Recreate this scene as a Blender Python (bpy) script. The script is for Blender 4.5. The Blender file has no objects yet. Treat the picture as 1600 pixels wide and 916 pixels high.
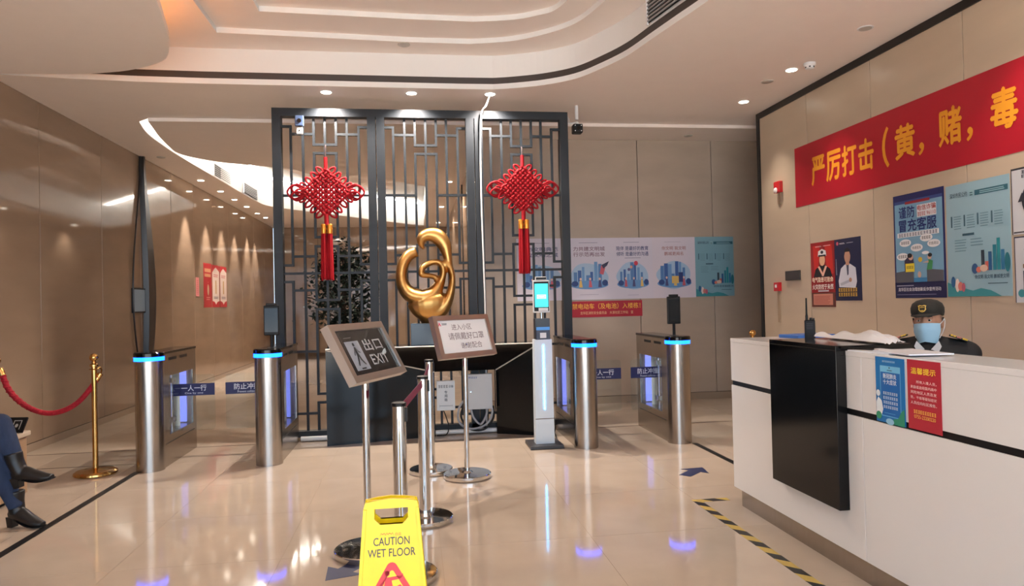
import bpy, bmesh, math, random
from mathutils import Vector, Matrix
random.seed(7)
PI = math.pi
scene = bpy.context.scene
COL = scene.collection

# ------------------------------------------------------------------ camera
F_PX, YAW, PITCH, ROLL = 1084.7, .139711, .012245, -.022811
CAM = Vector((0, 0, 1.4))
_w = Vector((math.sin(YAW)*math.cos(PITCH), math.cos(YAW)*math.cos(PITCH), math.sin(PITCH)))
_r0 = Vector((math.cos(YAW), -math.sin(YAW), 0))
_u0 = _r0.cross(_w)
_r = math.cos(ROLL)*_r0 + math.sin(ROLL)*_u0
_u = -math.sin(ROLL)*_r0 + math.cos(ROLL)*_u0
cd = bpy.data.cameras.new('camera')
cd.sensor_width = 36
cd.lens = F_PX/1600*36
cd.clip_start = .05
cam = bpy.data.objects.new('camera', cd)
COL.objects.link(cam)
cam.matrix_world = Matrix(((_r.x, _u.x, -_w.x, CAM.x), (_r.y, _u.y, -_w.y, CAM.y), (_r.z, _u.z, -_w.z, CAM.z), (0, 0, 0, 1)))
scene.camera = cam

# ------------------------------------------------------------------ world, daylight through the glass front, exposure
world = bpy.data.worlds.new('world')
scene.world = world
world.use_nodes = True
bg = world.node_tree.nodes['Background']
bg.inputs[0].default_value = (.60, .79, 1.0, 1)
bg.inputs[1].default_value = 3.0
scene.view_settings.view_transform = 'Standard'
scene.view_settings.look = 'None'
scene.view_settings.gamma = 1
scene.view_settings.use_curve_mapping = False
scene.view_settings.exposure = 0.68
scene.cycles.max_bounces = 8
scene.cycles.diffuse_bounces = 4
scene.cycles.glossy_bounces = 4
scene.cycles.transparent_max_bounces = 12
scene.cycles.sample_clamp_indirect = 6
scene.cycles.caustics_reflective = False
scene.cycles.caustics_refractive = False
pl = bpy.data.lights.new('daylight_portal', 'AREA')
pl.shape = 'RECTANGLE'
pl.size = 8.0
pl.size_y = 3.3
pl.cycles.is_portal = True
po = bpy.data.objects.new('daylight_portal', pl)
po.location = (.155, -2.95, 1.75)
po.rotation_euler = (PI/2, 0, 0)          # faces +Y into the hall
COL.objects.link(po)
su = bpy.data.lights.new('sun', 'SUN')
su.energy = 26.0
su.angle = .01
su.color = (1, .98, .95)
so_ = bpy.data.objects.new('sun', su)
so_.rotation_euler = Vector((.25, .62, -1)).to_track_quat('-Z', 'Y').to_euler()   # high sun on the forecourt, a short patch inside the doors
COL.objects.link(so_)

# ------------------------------------------------------------------ materials
MATS = {}
def lin(c):
    return tuple((x/255/12.92 if x/255 <= .04045 else ((x/255+.055)/1.055)**2.4) for x in c)
def mat(name, rgb, rough=.5, metal=0, emit=0, spec=.5, var=0, scale=(6, 6, 6), bump=0, alpha=None, coat=0, rnd=0, emit_rgb=None, bscale=60):
    """rgb in 0-255 sRGB. var: procedural value noise; rnd: per-object variation."""
    if name in MATS:
        return MATS[name]
    m = bpy.data.materials.new(name)
    m.use_nodes = True
    nt = m.node_tree
    b = nt.nodes['Principled BSDF']
    c = lin(rgb)
    b.inputs['Base Color'].default_value = (*c, 1)
    b.inputs['Roughness'].default_value = rough
    b.inputs['Metallic'].default_value = metal
    b.inputs['Specular IOR Level'].default_value = spec
    if coat:
        b.inputs['Coat Weight'].default_value = coat
        b.inputs['Coat Roughness'].default_value = .05
    if emit:
        b.inputs['Emission Color'].default_value = (*lin(emit_rgb or rgb), 1)
        b.inputs['Emission Strength'].default_value = emit
    if alpha is not None:
        b.inputs['Alpha'].default_value = alpha
    if var or bump or rnd:
        tc = nt.nodes.new('ShaderNodeTexCoord')
        mp = nt.nodes.new('ShaderNodeMapping')
        mp.inputs['Scale'].default_value = scale
        nz = nt.nodes.new('ShaderNodeTexNoise')
        nz.inputs['Detail'].default_value = 6
        nz.inputs['Scale'].default_value = 1
        geo = nt.nodes.new('ShaderNodeNewGeometry')
        nt.links.new(geo.outputs['Position'], mp.inputs['Vector'])
        nt.links.new(mp.outputs[0], nz.inputs['Vector'])
        mr = nt.nodes.new('ShaderNodeMapRange')
        mr.inputs['From Min'].default_value = .3
        mr.inputs['From Max'].default_value = .7
        mr.inputs['To Min'].default_value = 1-var
        mr.inputs['To Max'].default_value = 1+var
        nt.links.new(nz.outputs[0], mr.inputs[0])
        val = mr.outputs[0]
        if rnd:
            oi = nt.nodes.new('ShaderNodeObjectInfo')
            mr2 = nt.nodes.new('ShaderNodeMapRange')
            mr2.inputs['To Min'].default_value = 1-rnd
            mr2.inputs['To Max'].default_value = 1+rnd
            nt.links.new(oi.outputs['Random'], mr2.inputs[0])
            mu = nt.nodes.new('ShaderNodeMath')
            mu.operation = 'MULTIPLY'
            nt.links.new(val, mu.inputs[0])
            nt.links.new(mr2.outputs[0], mu.inputs[1])
            val = mu.outputs[0]
        hs = nt.nodes.new('ShaderNodeHueSaturation')
        hs.inputs['Color'].default_value = (*c, 1)
        nt.links.new(val, hs.inputs['Value'])
        nt.links.new(hs.outputs[0], b.inputs['Base Color'])
        if bump:
            n2 = nt.nodes.new('ShaderNodeTexNoise')
            n2.inputs['Scale'].default_value = bscale
            nt.links.new(geo.outputs['Position'], n2.inputs['Vector'])
            bp = nt.nodes.new('ShaderNodeBump')
            bp.inputs['Strength'].default_value = bump
            bp.inputs['Distance'].default_value = .01
            nt.links.new(n2.outputs[0], bp.inputs['Height'])
            nt.links.new(bp.outputs[0], b.inputs['Normal'])
    MATS[name] = m
    return m
def glass_mat(name, tint=(248, 252, 253), refl=.12):
    if name in MATS:
        return MATS[name]
    m = bpy.data.materials.new(name)
    m.use_nodes = True
    nt = m.node_tree
    nt.nodes.remove(nt.nodes['Principled BSDF'])
    out = nt.nodes['Material Output']
    tr = nt.nodes.new('ShaderNodeBsdfTransparent')
    tr.inputs[0].default_value = (*lin(tint), 1)
    gl = nt.nodes.new('ShaderNodeBsdfGlossy')
    gl.inputs['Roughness'].default_value = .02
    lw = nt.nodes.new('ShaderNodeLayerWeight')
    lw.inputs[0].default_value = .5
    pw_ = nt.nodes.new('ShaderNodeMath')
    pw_.operation = 'POWER'
    pw_.inputs[1].default_value = 5
    nt.links.new(lw.outputs['Facing'], pw_.inputs[0])
    ad = nt.nodes.new('ShaderNodeMath')
    ad.operation = 'MULTIPLY_ADD'
    ad.inputs[1].default_value = .8
    ad.inputs[2].default_value = .02
    nt.links.new(pw_.outputs[0], ad.inputs[0])
    mx = nt.nodes.new('ShaderNodeMixShader')
    nt.links.new(ad.outputs[0], mx.inputs[0])
    nt.links.new(tr.outputs[0], mx.inputs[1])
    nt.links.new(gl.outputs[0], mx.inputs[2])
    nt.links.new(mx.outputs[0], out.inputs[0])
    MATS[name] = m
    return m
def stripe_mat(name, a, b, period, axis):
    m = bpy.data.materials.new(name)
    m.use_nodes = True
    nt = m.node_tree
    p = nt.nodes['Principled BSDF']
    tc = nt.nodes.new('ShaderNodeTexCoord')
    dp = nt.nodes.new('ShaderNodeVectorMath')
    dp.operation = 'DOT_PRODUCT'
    dp.inputs[1].default_value = axis
    nt.links.new(tc.outputs['Object'], dp.inputs[0])
    d = nt.nodes.new('ShaderNodeMath')
    d.operation = 'DIVIDE'
    d.inputs[1].default_value = period
    nt.links.new(dp.outputs['Value'], d.inputs[0])
    fr = nt.nodes.new('ShaderNodeMath')
    fr.operation = 'FRACT'
    nt.links.new(d.outputs[0], fr.inputs[0])
    gt = nt.nodes.new('ShaderNodeMath')
    gt.operation = 'GREATER_THAN'
    gt.inputs[1].default_value = .5
    nt.links.new(fr.outputs[0], gt.inputs[0])
    mx = nt.nodes.new('ShaderNodeMix')
    mx.data_type = 'RGBA'
    mx.inputs[6].default_value = (*lin(a), 1)
    mx.inputs[7].default_value = (*lin(b), 1)
    nt.links.new(gt.outputs[0], mx.inputs[0])
    nt.links.new(mx.outputs[2], p.inputs['Base Color'])
    p.inputs['Roughness'].default_value = .45
    return m

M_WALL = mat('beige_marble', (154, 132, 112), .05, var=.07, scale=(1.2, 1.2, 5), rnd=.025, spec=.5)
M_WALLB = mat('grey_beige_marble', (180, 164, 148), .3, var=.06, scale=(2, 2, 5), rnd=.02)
M_JOINT = mat('wall_joint', (92, 74, 58), .7)
M_FLOOR = mat('cream_floor_tile', (188, 173, 157), .07, var=.05, scale=(3, 3, 3), rnd=.02, spec=.5)
M_FJOINT = mat('floor_grout', (150, 130, 108), .6)
M_CEIL = mat('ceiling_paint', (246, 234, 226), .5, var=.01)
M_CEILW = mat('ceiling_white', (232, 232, 232), .5)
M_BLACKTRIM = mat('black_metal_trim', (30, 29, 29), .35, metal=.3)
M_SCREEN = mat('dark_slate_lacquer', (27, 33, 40), .5, spec=.35)
M_BLACK = mat('black_plastic', (13, 13, 15), .45, spec=.3)
M_BLACKG = mat('black_gloss', (9, 9, 10), .12, spec=.3)
M_STEEL = mat('brushed_steel', (176, 168, 160), .26, metal=1, var=.05, scale=(40, 40, 2))
M_CHROME = mat('chrome', (205, 203, 200), .07, metal=1)
M_FRAME = mat('bronze_steel_frame', (206, 198, 192), .38, metal=1)
M_GOLD = mat('gold_satin', (206, 160, 96), .36, metal=1, var=.04)
M_GOLDC = mat('brass_polish', (205, 160, 95), .14, metal=1)
M_WHITE = mat('white_lacquer', (226, 227, 228), .16, var=.012, scale=(2, 2, 2))
M_WPLAST = mat('white_plastic', (225, 226, 228), .4)
M_BLUELED = mat('blue_led', (12, 75, 255), .4, emit=7, emit_rgb=(12, 76, 255))
M_BLUEGLOW = mat('blue_led_soft', (120, 130, 255), .4, emit=.9, emit_rgb=(140, 150, 255))
M_GLASS = glass_mat('clear_glass')
M_RED = mat('red_silk', (150, 8, 24), .7, var=.05, spec=.25)

# ------------------------------------------------------------------ mesh helpers
class MB:
    def __init__(s):
        s.bm = bmesh.new()
        s.mi = 0
    def _t(s, vs, fs):
        bv = [s.bm.verts.new(v) for v in vs]
        for f in fs:
            try:
                bf = s.bm.faces.new([bv[i] for i in f])
                bf.material_index = s.mi
            except ValueError:
                pass
        return bv
    def box(s, x0, x1, y0, y1, z0, z1, bev=0):
        vs = [(x, y, z) for z in (z0, z1) for y in (y0, y1) for x in (x0, x1)]
        fs = [(0, 2, 3, 1), (4, 5, 7, 6), (0, 1, 5, 4), (2, 6, 7, 3), (0, 4, 6, 2), (1, 3, 7, 5)]
        bv = s._t(vs, fs)
        if bev:
            es = set()
            for v in bv:
                es.update(v.link_edges)
            r = bmesh.ops.bevel(s.bm, geom=list(es), offset=bev, segments=2, affect='EDGES', profile=.5)
            for f in r['faces']:
                f.material_index = s.mi
        return s
    def prism(s, pts, z0, z1, axis='z'):
        """pts: polygon; extruded along axis. axis z: (x,y); y: (x,z); x: (y,z)."""
        def P(a, b, c):
            return {'z': (a, b, c), 'y': (a, c, b), 'x': (c, a, b)}[axis]
        n = len(pts)
        vs = [P(a, b, z0) for a, b in pts] + [P(a, b, z1) for a, b in pts]
        fs = [tuple(range(n-1, -1, -1)), tuple(range(n, 2*n))] + [(i, (i+1) % n, n+(i+1) % n, n+i) for i in range(n)]
        s._t(vs, fs)
        return s
    def lathe(s, prof, n=32, c=(0, 0, 0), axis='z', smooth=True):
        def P(r, a, z):
            x, y = r*math.cos(a), r*math.sin(a)
            v = {'z': (x, y, z), 'y': (x, -z, y), 'x': (z, x, y)}[axis]
            return (c[0]+v[0], c[1]+v[1], c[2]+v[2])
        vs, fs = [], []
        for r, z in prof:
            vs += [P(max(r, 1e-5), 2*PI*i/n, z) for i in range(n)]
        for k in range(len(prof)-1):
            fs += [(k*n+i, k*n+(i+1) % n, (k+1)*n+(i+1) % n, (k+1)*n+i) for i in range(n)]
        fs += [tuple(range(n-1, -1, -1)), tuple(range((len(prof)-1)*n, len(prof)*n))]
        s._t(vs, fs)
        return s
    def cyl(s, c, r, h, n=24, axis='z', r2=None):
        return s.lathe([(r, 0), (r if r2 is None else r2, h)], n, c, axis)
    def ell(s, c, rx, ry, rz, n=16, m=10, rot=None):
        vs, fs = [], []
        for j in range(m+1):
            t = PI*j/m
            for i in range(n):
                a = 2*PI*i/n
                v = Vector((rx*max(math.sin(t), 1e-4)*math.cos(a), ry*max(math.sin(t), 1e-4)*math.sin(a), -rz*math.cos(t)))
                if rot is not None:
                    v = rot @ v
                vs.append((c[0]+v.x, c[1]+v.y, c[2]+v.z))
        for j in range(m):
            fs += [(j*n+i, j*n+(i+1) % n, (j+1)*n+(i+1) % n, (j+1)*n+i) for i in range(n)]
        fs += [tuple(range(n-1, -1, -1)), tuple(range(m*n, (m+1)*n))]
        s._t(vs, fs)
        return s
    def sweep(s, pts, rad, n=10, sub=6, normal=None, closed=False, ends=True):
        """tube along a smooth path; rad: scalar, list of scalars or list of (in-plane, along-normal)."""
        k = len(pts)
        if not isinstance(rad, (list, tuple)):
            rad = [rad]*k
        rad = [(r, r) if not isinstance(r, (list, tuple)) else r for r in rad]
        data = [tuple(p)+tuple(r) for p, r in zip(pts, rad)]
        sm = catmull(data, sub, closed) if sub > 1 else data
        P = [Vector(d[:3]) for d in sm]
        m = len(P)
        rings, side = [], None
        for i in range(m):
            a, b = (P[(i-1) % m], P[(i+1) % m]) if closed else (P[max(i-1, 0)], P[min(i+1, m-1)])
            t = (b-a).normalized() if (b-a).length > 1e-9 else Vector((0, 0, 1))
            if normal is not None:
                sd = t.cross(Vector(normal))
                if sd.length < 1e-6:
                    sd = Vector((1, 0, 0))
                sd.normalize()
            else:
                if side is None:
                    h = Vector((0, 0, 1)) if abs(t.z) < .9 else Vector((1, 0, 0))
                    sd = t.cross(h).normalized()
                else:
                    sd = (side-t*side.dot(t)).normalized()
            side = sd
            nn = sd.cross(t)
            ra, rb = sm[i][3], sm[i][4]
            rings.append([P[i]+sd*(ra*math.cos(2*PI*j/n))+nn*(rb*math.sin(2*PI*j/n)) for j in range(n)])
        vs = [tuple(v) for r in rings for v in r]
        fs = []
        for i in range(m if closed else m-1):
            i2 = (i+1) % m
            fs += [(i*n+j, i*n+(j+1) % n, i2*n+(j+1) % n, i2*n+j) for j in range(n)]
        if not closed and ends:
            fs += [tuple(range(n-1, -1, -1)), tuple(range((m-1)*n, m*n))]
        s._t(vs, fs)
        return s
    def ribbon(s, pts, z0, z1):
        """vertical strip following plan points."""
        n = len(pts)
        vs = [(x, y, z0) for x, y in pts]+[(x, y, z1) for x, y in pts]
        s._t(vs, [(i, i+1, n+i+1, n+i) for i in range(n-1)])
        return s
    def fill(s, outer, holes, z):
        es = []
        for loop in [outer]+holes:
            bv = [s.bm.verts.new((x, y, z)) for x, y in loop]
            es += [s.bm.edges.new((bv[i], bv[(i+1) % len(bv)])) for i in range(len(bv))]
        r = bmesh.ops.triangle_fill(s.bm, edges=es, use_beauty=True)
        for g in r['geom']:
            if isinstance(g, bmesh.types.BMFace):
                g.material_index = s.mi
        return s
    def mesh(s, name, mats, smooth=None, fixn=True):
        if fixn:
            bmesh.ops.recalc_face_normals(s.bm, faces=s.bm.faces)
        me = bpy.data.meshes.new(name)
        s.bm.to_mesh(me)
        s.bm.free()
        for m in (mats if isinstance(mats, (list, tuple)) else [mats]):
            me.materials.append(m)
        if smooth is not None:
            for p in me.polygons:
                p.use_smooth = True
            if smooth < 180:
                me.set_sharp_from_angle(angle=math.radians(smooth))
        return me
    def build(s, name, mats, parent=None, smooth=None, fixn=True, **kw):
        return link(name, s.mesh(name, mats, smooth, fixn), parent, **kw)
def catmull(P, n, closed=False):
    out = []
    k = len(P)
    rng = range(k) if closed else range(k-1)
    for i in rng:
        g = (lambda j: P[j % k]) if closed else (lambda j: P[min(max(j, 0), k-1)])
        p0, p1, p2, p3 = g(i-1), g(i), g(i+1), g(i+2)
        for q in range(n):
            t = q/n
            out.append(tuple(.5*(2*b+(c-a)*t+(2*a-5*b+4*c-d)*t*t+(3*b-a-3*c+d)*t**3) for a, b, c, d in zip(p0, p1, p2, p3)))
    if not closed:
        out.append(tuple(P[-1]))
    return out
def link(name, data, parent=None, label=None, cat=None, group=None, kind=None, loc=None, rotz=None):
    o = bpy.data.objects.new(name, data)
    COL.objects.link(o)
    if parent is not None:
        o.parent = parent
    if loc is not None:
        o.location = loc
    if rotz is not None:
        o.rotation_euler = (0, 0, rotz)
    return tag(o, label, cat, group, kind)
def tag(o, label=None, cat=None, group=None, kind=None):
    for k, v in (('label', label), ('category', cat), ('group', group), ('kind', kind)):
        if v:
            o[k] = v
    return o
def empty(name, loc=(0, 0, 0), rotz=0, **kw):
    o = link(name, None, loc=loc, rotz=rotz, **kw)
    o.empty_display_size = .1
    return o
def remeshed(name, mb, mats, parent, voxel, smooth=4, **kw):
    """join overlapping closed volumes into one continuous skin."""
    bmesh.ops.recalc_face_normals(mb.bm, faces=mb.bm.faces)
    me = bpy.data.meshes.new('tmp')
    mb.bm.to_mesh(me)
    mb.bm.free()
    o = bpy.data.objects.new('tmp', me)
    COL.objects.link(o)
    r = o.modifiers.new('r', 'REMESH')
    r.mode = 'VOXEL'
    r.voxel_size = voxel
    if smooth:
        sm = o.modifiers.new('s', 'SMOOTH')
        sm.factor = .5
        sm.iterations = smooth
    bpy.context.view_layer.update()
    dg = bpy.context.evaluated_depsgraph_get()
    out = bpy.data.meshes.new_from_object(o.evaluated_get(dg))
    bpy.data.objects.remove(o)
    out.name = name
    out.materials.clear()
    for m in (mats if isinstance(mats, (list, tuple)) else [mats]):
        out.materials.append(m)
    for p in out.polygons:
        p.use_smooth = True
    return link(name, out, parent, **kw)
_fc = {}
def glyphs(s, bold=0):
    """flat mesh of a string: (verts2d, faces), normalised to its bounding box."""
    if (s, bold) in _fc:
        return _fc[(s, bold)]
    c = bpy.data.curves.new('t', 'FONT')
    c.body = s
    c.resolution_u = 3
    c.space_line = 1.05
    o = bpy.data.objects.new('t', c)
    COL.objects.link(o)
    bpy.context.view_layer.update()
    e = o.evaluated_get(bpy.context.evaluated_depsgraph_get())
    m = e.to_mesh()
    vs = [(v.co.x, v.co.y) for v in m.vertices]
    fs = [tuple(p.vertices) for p in m.polygons]
    e.to_mesh_clear()
    bpy.data.objects.remove(o)
    bpy.data.curves.remove(c)
    x0, x1 = min(v[0] for v in vs), max(v[0] for v in vs)
    y0, y1 = min(v[1] for v in vs), max(v[1] for v in vs)
    if bold > 0:                           # heavier weight: the same outline drawn a few hairs apart
        n0, v0, f0 = len(vs), list(vs), list(fs)
        for k, (dx, dy) in enumerate(((bold, 0), (-bold, 0), (0, bold), (0, -bold))):
            vs += [(x+dx, y+dy) for x, y in v0]
            fs += [tuple(i+n0*(k+1) for i in f) for f in f0]
    m0 = len(vs)//(5 if bold > 0 else 1)
    r = ([((x-x0)/(x1-x0), (y-y0)/(y1-y0), 6e-5*(i//m0)) for i, (x, y) in enumerate(vs)], fs)
    _fc[(s, bold)] = r
    return r
def put_text(mb, s, x0, y0, x1, y1, z, bold=0):
    vs, fs = glyphs(s, bold)
    mb._t([(x0+(x1-x0)*a, y0+(y1-y0)*b, z+d) for a, b, d in vs], fs)
    return mb
def frame_matrix(o, xa, ya):
    xa, ya = Vector(xa).normalized(), Vector(ya).normalized()
    za = xa.cross(ya)
    return Matrix(((xa.x, ya.x, za.x, o[0]), (xa.y, ya.y, za.y, o[1]), (xa.z, ya.z, za.z, o[2]), (0, 0, 0, 1)))
class Sheet:
    """printed sheet: local x right, y up, z out of the surface; unit coordinates 0..1."""
    def __init__(s, name, o, xa, ya, w, h, m, thick=.003, parent=None, **kw):
        s.w, s.h, s.t = w, h, thick
        mb = MB().box(0, w, 0, h, 0, thick)
        s.o = mb.build(name, m, parent, **kw)
        s.o.matrix_local = frame_matrix(o, xa, ya)
        s.g = []
        s.k = 0
    def _m(s, rgb, nm, emit=0):
        mb = MB()
        s.g.append((rgb, nm, mb))
        s.k += 1
        return mb, s.t+.0005+.0002*s.k
    def rect(s, u0, v0, u1, v1, rgb, nm='print'):
        mb, z = s._m(rgb, nm)
        mb._t([(u0*s.w, v0*s.h, z), (u1*s.w, v0*s.h, z), (u1*s.w, v1*s.h, z), (u0*s.w, v1*s.h, z)], [(0, 1, 2, 3)])
    def poly(s, pts, rgb, nm='print'):
        mb, z = s._m(rgb, nm)
        mb._t([(u*s.w, v*s.h, z) for u, v in pts], [tuple(range(len(pts)))])
    def disc(s, u, v, ru, rv, rgb, nm='print', n=20):
        s.poly([(u+ru*math.cos(2*PI*i/n), v+rv*math.sin(2*PI*i/n)) for i in range(n)], rgb, nm)
    def text(s, t, u0, v0, u1, v1, rgb, bold=.01, nm='lettering'):
        mb, z = s._m(rgb, nm)
        put_text(mb, t, u0*s.w, v0*s.h, u1*s.w, v1*s.h, z, bold)
    def lines(s, u0, v0, u1, v1, n, rgb, fill=.45, ragged=.15):
        """rows of print too small to read."""
        st = (v1-v0)/n
        mb, z = s._m(rgb, 'fine_print')
        for i in range(n):
            a, b = u1-(u1-u0)*ragged*random.random(), v0+st*i
            mb._t([(u0*s.w, b*s.h, z), (a*s.w, b*s.h, z), (a*s.w, (b+st*fill)*s.h, z), (u0*s.w, (b+st*fill)*s.h, z)], [(0, 1, 2, 3)])
    def marks(s, n, u0, v0, u1, v1, rgb):
        """a row of n characters that the photograph does not let one read: small broken blocks."""
        mb, z = s._m(rgb, 'fine_print')
        st = (u1-u0)/n
        for i in range(n):
            a, b, h = u0+st*(i+.1), u0+st*(i+.85), v1-v0
            for c, d in ((0, .18), (.42, .58), (.82, 1)):
                mb._t([(a*s.w, (v0+h*c)*s.h, z), (b*s.w, (v0+h*c)*s.h, z), (b*s.w, (v0+h*d)*s.h, z), (a*s.w, (v0+h*d)*s.h, z)], [(0, 1, 2, 3)])
            q = random.choice((.1, .3, .6))
            z2 = z+5e-5
            mb._t([((a+(b-a)*q)*s.w, v0*s.h, z2), ((a+(b-a)*(q+.2))*s.w, v0*s.h, z2), ((a+(b-a)*(q+.2))*s.w, v1*s.h, z2), ((a+(b-a)*q)*s.w, v1*s.h, z2)], [(0, 1, 2, 3)])
    def done(s, off=None):
        for rgb, nm, mb in s.g:
            q = mb.build(nm, mat('print_%d_%d_%d' % rgb, rgb, .5), s.o, fixn=False, kind='stuff' if nm == 'fine_print' else None)
            if off:
                q.location = off
        return s.o

# ================================================================== THE SETTING
XL, XR, YF, YB, YE = -3.85, 4.16, -3.0, 9.1, 20.0     # left wall, right wall, glass front, poster wall, corridor end
ZC, ZS = 3.6, 3.56
# ---- floor: polished tiles in a grid
flo = MB().box(-4.1, 5.4, YF-.1, YE+.2, -.06, -.0015).build('floor', M_FJOINT, kind='structure', label='polished cream stone tile floor of the lobby')
TS = .8833
tile_me = MB().box(.001, TS-.001, .001, TS-.001, -.012, 0).mesh('floor_tile', M_FLOOR)
x = .12-5*TS
while x < 5.2:
    y = YF-.05
    while y < YE:
        if not (x > 1.0 and y > YB+.1):
            link('floor_tile', tile_me, flo, loc=(x, y, 0))
        y += TS
    x += TS
strip_l = MB().box(-2.43, -2.375, -1.5, 6.42, 0, .0015).build('trim_1', M_BLACK, kind='structure', label='black inlay line in the floor from the seated person to the gates')
strip_r = MB().box(2.605, 2.66, 4.6, 6.38, 0, .0015).build('trim_2', M_BLACK, kind='structure', label='black inlay line in the floor beside the white counter')
MB().box(-3.83, 4.1, 7.40, 7.415, 0, .0015).build('trim_3', M_JOINT, kind='structure', label='thin dark joint line across the floor behind the gates')
MB().box(-3.83, -2.43, 6.74, 6.755, 0, .0015).build('trim_4', M_JOINT, kind='structure', label='thin dark joint line in the floor behind the brass rope post')

# ---- walls of stone panels with open joints
def wall(name, label, core, panels, m):
    w = MB().box(*core).build(name, M_JOINT, kind='structure', label=label)
    for p in panels:
        MB().box(*p, bev=.0025).build('stone_panel', m, w)
    return w
sl = [-3, -1.2, .3, 1.8, 3.3, 4.9, 6.4, 7.84, 9.29, 10.52, 11.8, 12.95, 14.1, 15.25, 16.4, 17.6, 18.8, 20]
g = .004
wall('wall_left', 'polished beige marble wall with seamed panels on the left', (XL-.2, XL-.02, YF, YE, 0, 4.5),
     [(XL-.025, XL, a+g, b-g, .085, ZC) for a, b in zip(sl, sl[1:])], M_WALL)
MB().box(XL-.02, XL+.004, YF, YE, 0, .08).build('baseboard_left', mat('stone_base', (158, 140, 122), .2), kind='structure', label='low stone baseboard along the left wall')
sr = [-3, -1.8, -.7, .4, 1.5, 2.6, 3.65, 4.714, 5.797, 6.839, 7.84]
wr = wall('wall_right', 'beige marble wall with posters behind the white counter', (XR+.02, XR+.14, YF, 7.84, 0, 4.5),
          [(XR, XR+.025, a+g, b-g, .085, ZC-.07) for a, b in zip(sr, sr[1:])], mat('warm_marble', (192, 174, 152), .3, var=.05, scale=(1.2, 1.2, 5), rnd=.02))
MB().box(XR-.004, XR+.02, YF, 7.84, 0, .08).build('baseboard_right', mat('stone_base', (158, 140, 122), .2), kind='structure', label='low stone baseboard along the right wall')
tr = MB().box(XR-.012, XR+.16, 7.84, 7.9, 0, ZC).build('trim_5', M_BLACKTRIM, kind='structure', label='black metal trim at the end and top of the right wall')
MB().box(XR-.012, XR+.16, YF, 7.84, ZC-.07, ZC).build('top_trim', M_BLACKTRIM, tr)
sb = [.9, 1.95, 3.04, 4.1, 5.2]
wall('wall_back', 'grey beige stone wall with a row of posters', (.9, 5.3, YB+.02, YB+.2, 0, 4.5),
     [(a+g, b-g, YB, YB+.025, .1, ZS) for a, b in zip(sb, sb[1:])], M_WALLB)
MB().box(.9, 5.2, YB-.006, YB+.02, 0, .095).build('baseboard_back', mat('stone_base', (158, 140, 122), .2), kind='structure', label='low stone baseboard under the poster wall')
sc_ = [9.12, 10.3, 11.5, 12.7, 13.9, 15.1, 16.3, 17.5, 18.7, 20]
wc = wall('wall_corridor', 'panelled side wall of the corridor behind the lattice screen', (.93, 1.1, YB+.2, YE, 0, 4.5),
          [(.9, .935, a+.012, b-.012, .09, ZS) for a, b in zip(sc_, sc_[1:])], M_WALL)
for a in sc_[1:4]:
    MB().box(.885, .93, a-.012, a+.012, 0, ZS).build('dark_fin', M_BLACKTRIM, wc)
wall('wall_end', 'beige stone wall closing the far end of the corridor', (XL, 1.1, YE+.02, YE+.2, 0, 4.5),
     [(a+g, b-g, YE, YE+.025, .09, ZC) for a, b in zip([-3.85, -2.65, -1.45, -.25, .93], [-2.65, -1.45, -.25, .93])], M_WALL)
MB().box(5.2, 5.35, YF, YB+.2, 0, 4.5).build('wall_alcove', M_WALLB, kind='structure', label='stone side wall of the recess beyond the right wall, extended out of view to block light')  # recess wall, its unseen run behind the right wall added to close a light leak
fr = MB().box(XR, 5.35, YF-.15, YF, 0, 4.5).box(XL-.2, XR, YF-.15, YF, ZC, 4.5)  # the piece past the right wall is added to stop daylight leaking in
fr = fr.build('wall_front_block', M_WALLB, kind='structure', label='wall above the glass entrance front, with an unseen piece added beside it to block light')
gf = empty('window_1', (0, YF, 0), kind='structure', label='glazed entrance front with dark mullions')
for xm in (-3.8, -2.2, -.6, .9, 2.5, 4.1):
    MB().box(xm-.04, xm+.04, -.06, .06, 0, ZC).build('mullion', M_BLACKTRIM, gf)
MB().box(-3.8, 4.1, -.06, .06, 2.5, 2.58).build('transom', M_BLACKTRIM, gf)

MB().box(-14, 14, -22, YF-.15, -.12, -.02).build('pavement', mat('pavement', (190, 184, 176), .8, var=.05), kind='structure', label='pale paving outside the entrance front')

# ---- ceiling
far_curve = [(.85, 7.11), (1.04, 7.06), (1.35, 6.93), (1.63, 6.71), (1.81, 6.39), (1.95, 6.04), (2.04, 5.62), (2.12, 5.25), (2.2, 4.88), (2.3, 4.2), (2.36, 3.4), (2.4, 2.5), (2.4, 1.0)]
open1 = [(-3.75, 6.96), (-3.2, 7.03), (-2.6, 7.09), (-2.0, 7.11), (.5, 7.12)] + [tuple(p) for p in catmull(far_curve, 5)] + [(2.25, -.2), (1.7, -.9), (-3.0, -1.0), (-3.75, -.8)]
left2 = [(-2.95, 8.42), (-3.14, 8.6), (-3.26, 9.2), (-3.3, 10.0), (-3.3, 10.8), (-3.26, 12.7), (-3.2, 15.0), (-3.05, 15.77), (-2.6, 16.35), (-1.5, 17.7), (-.3, 19.1), (.05, 19.5), (.3, 19.62)]
left2 = [left2[0]] + [tuple(p) for p in catmull(left2[1:], 5)]
outer = [(XL-.1, YF-.1), (5.3, YF-.1), (5.3, 8.42)] + left2 + [(.95, 19.62), (.95, YE+.1), (XL-.1, YE+.1)]
ceil = MB().fill(outer, [open1], ZC).build('ceiling', M_CEIL, kind='structure', label='pale ceiling with curved recessed trays')
loop1 = open1+[open1[0]]
MB().ribbon(loop1, ZC, 3.655).build('edge_lip', M_CEILW, ceil)
MB().ribbon(loop1, 3.655, 3.72).build('dark_band', mat('dark_band', (62, 56, 54), .5), ceil, label='dark band running round the curved ceiling recess')
MB().ribbon(loop1, 3.72, 3.95).build('recess_fascia', M_CEILW, ceil)
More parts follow.
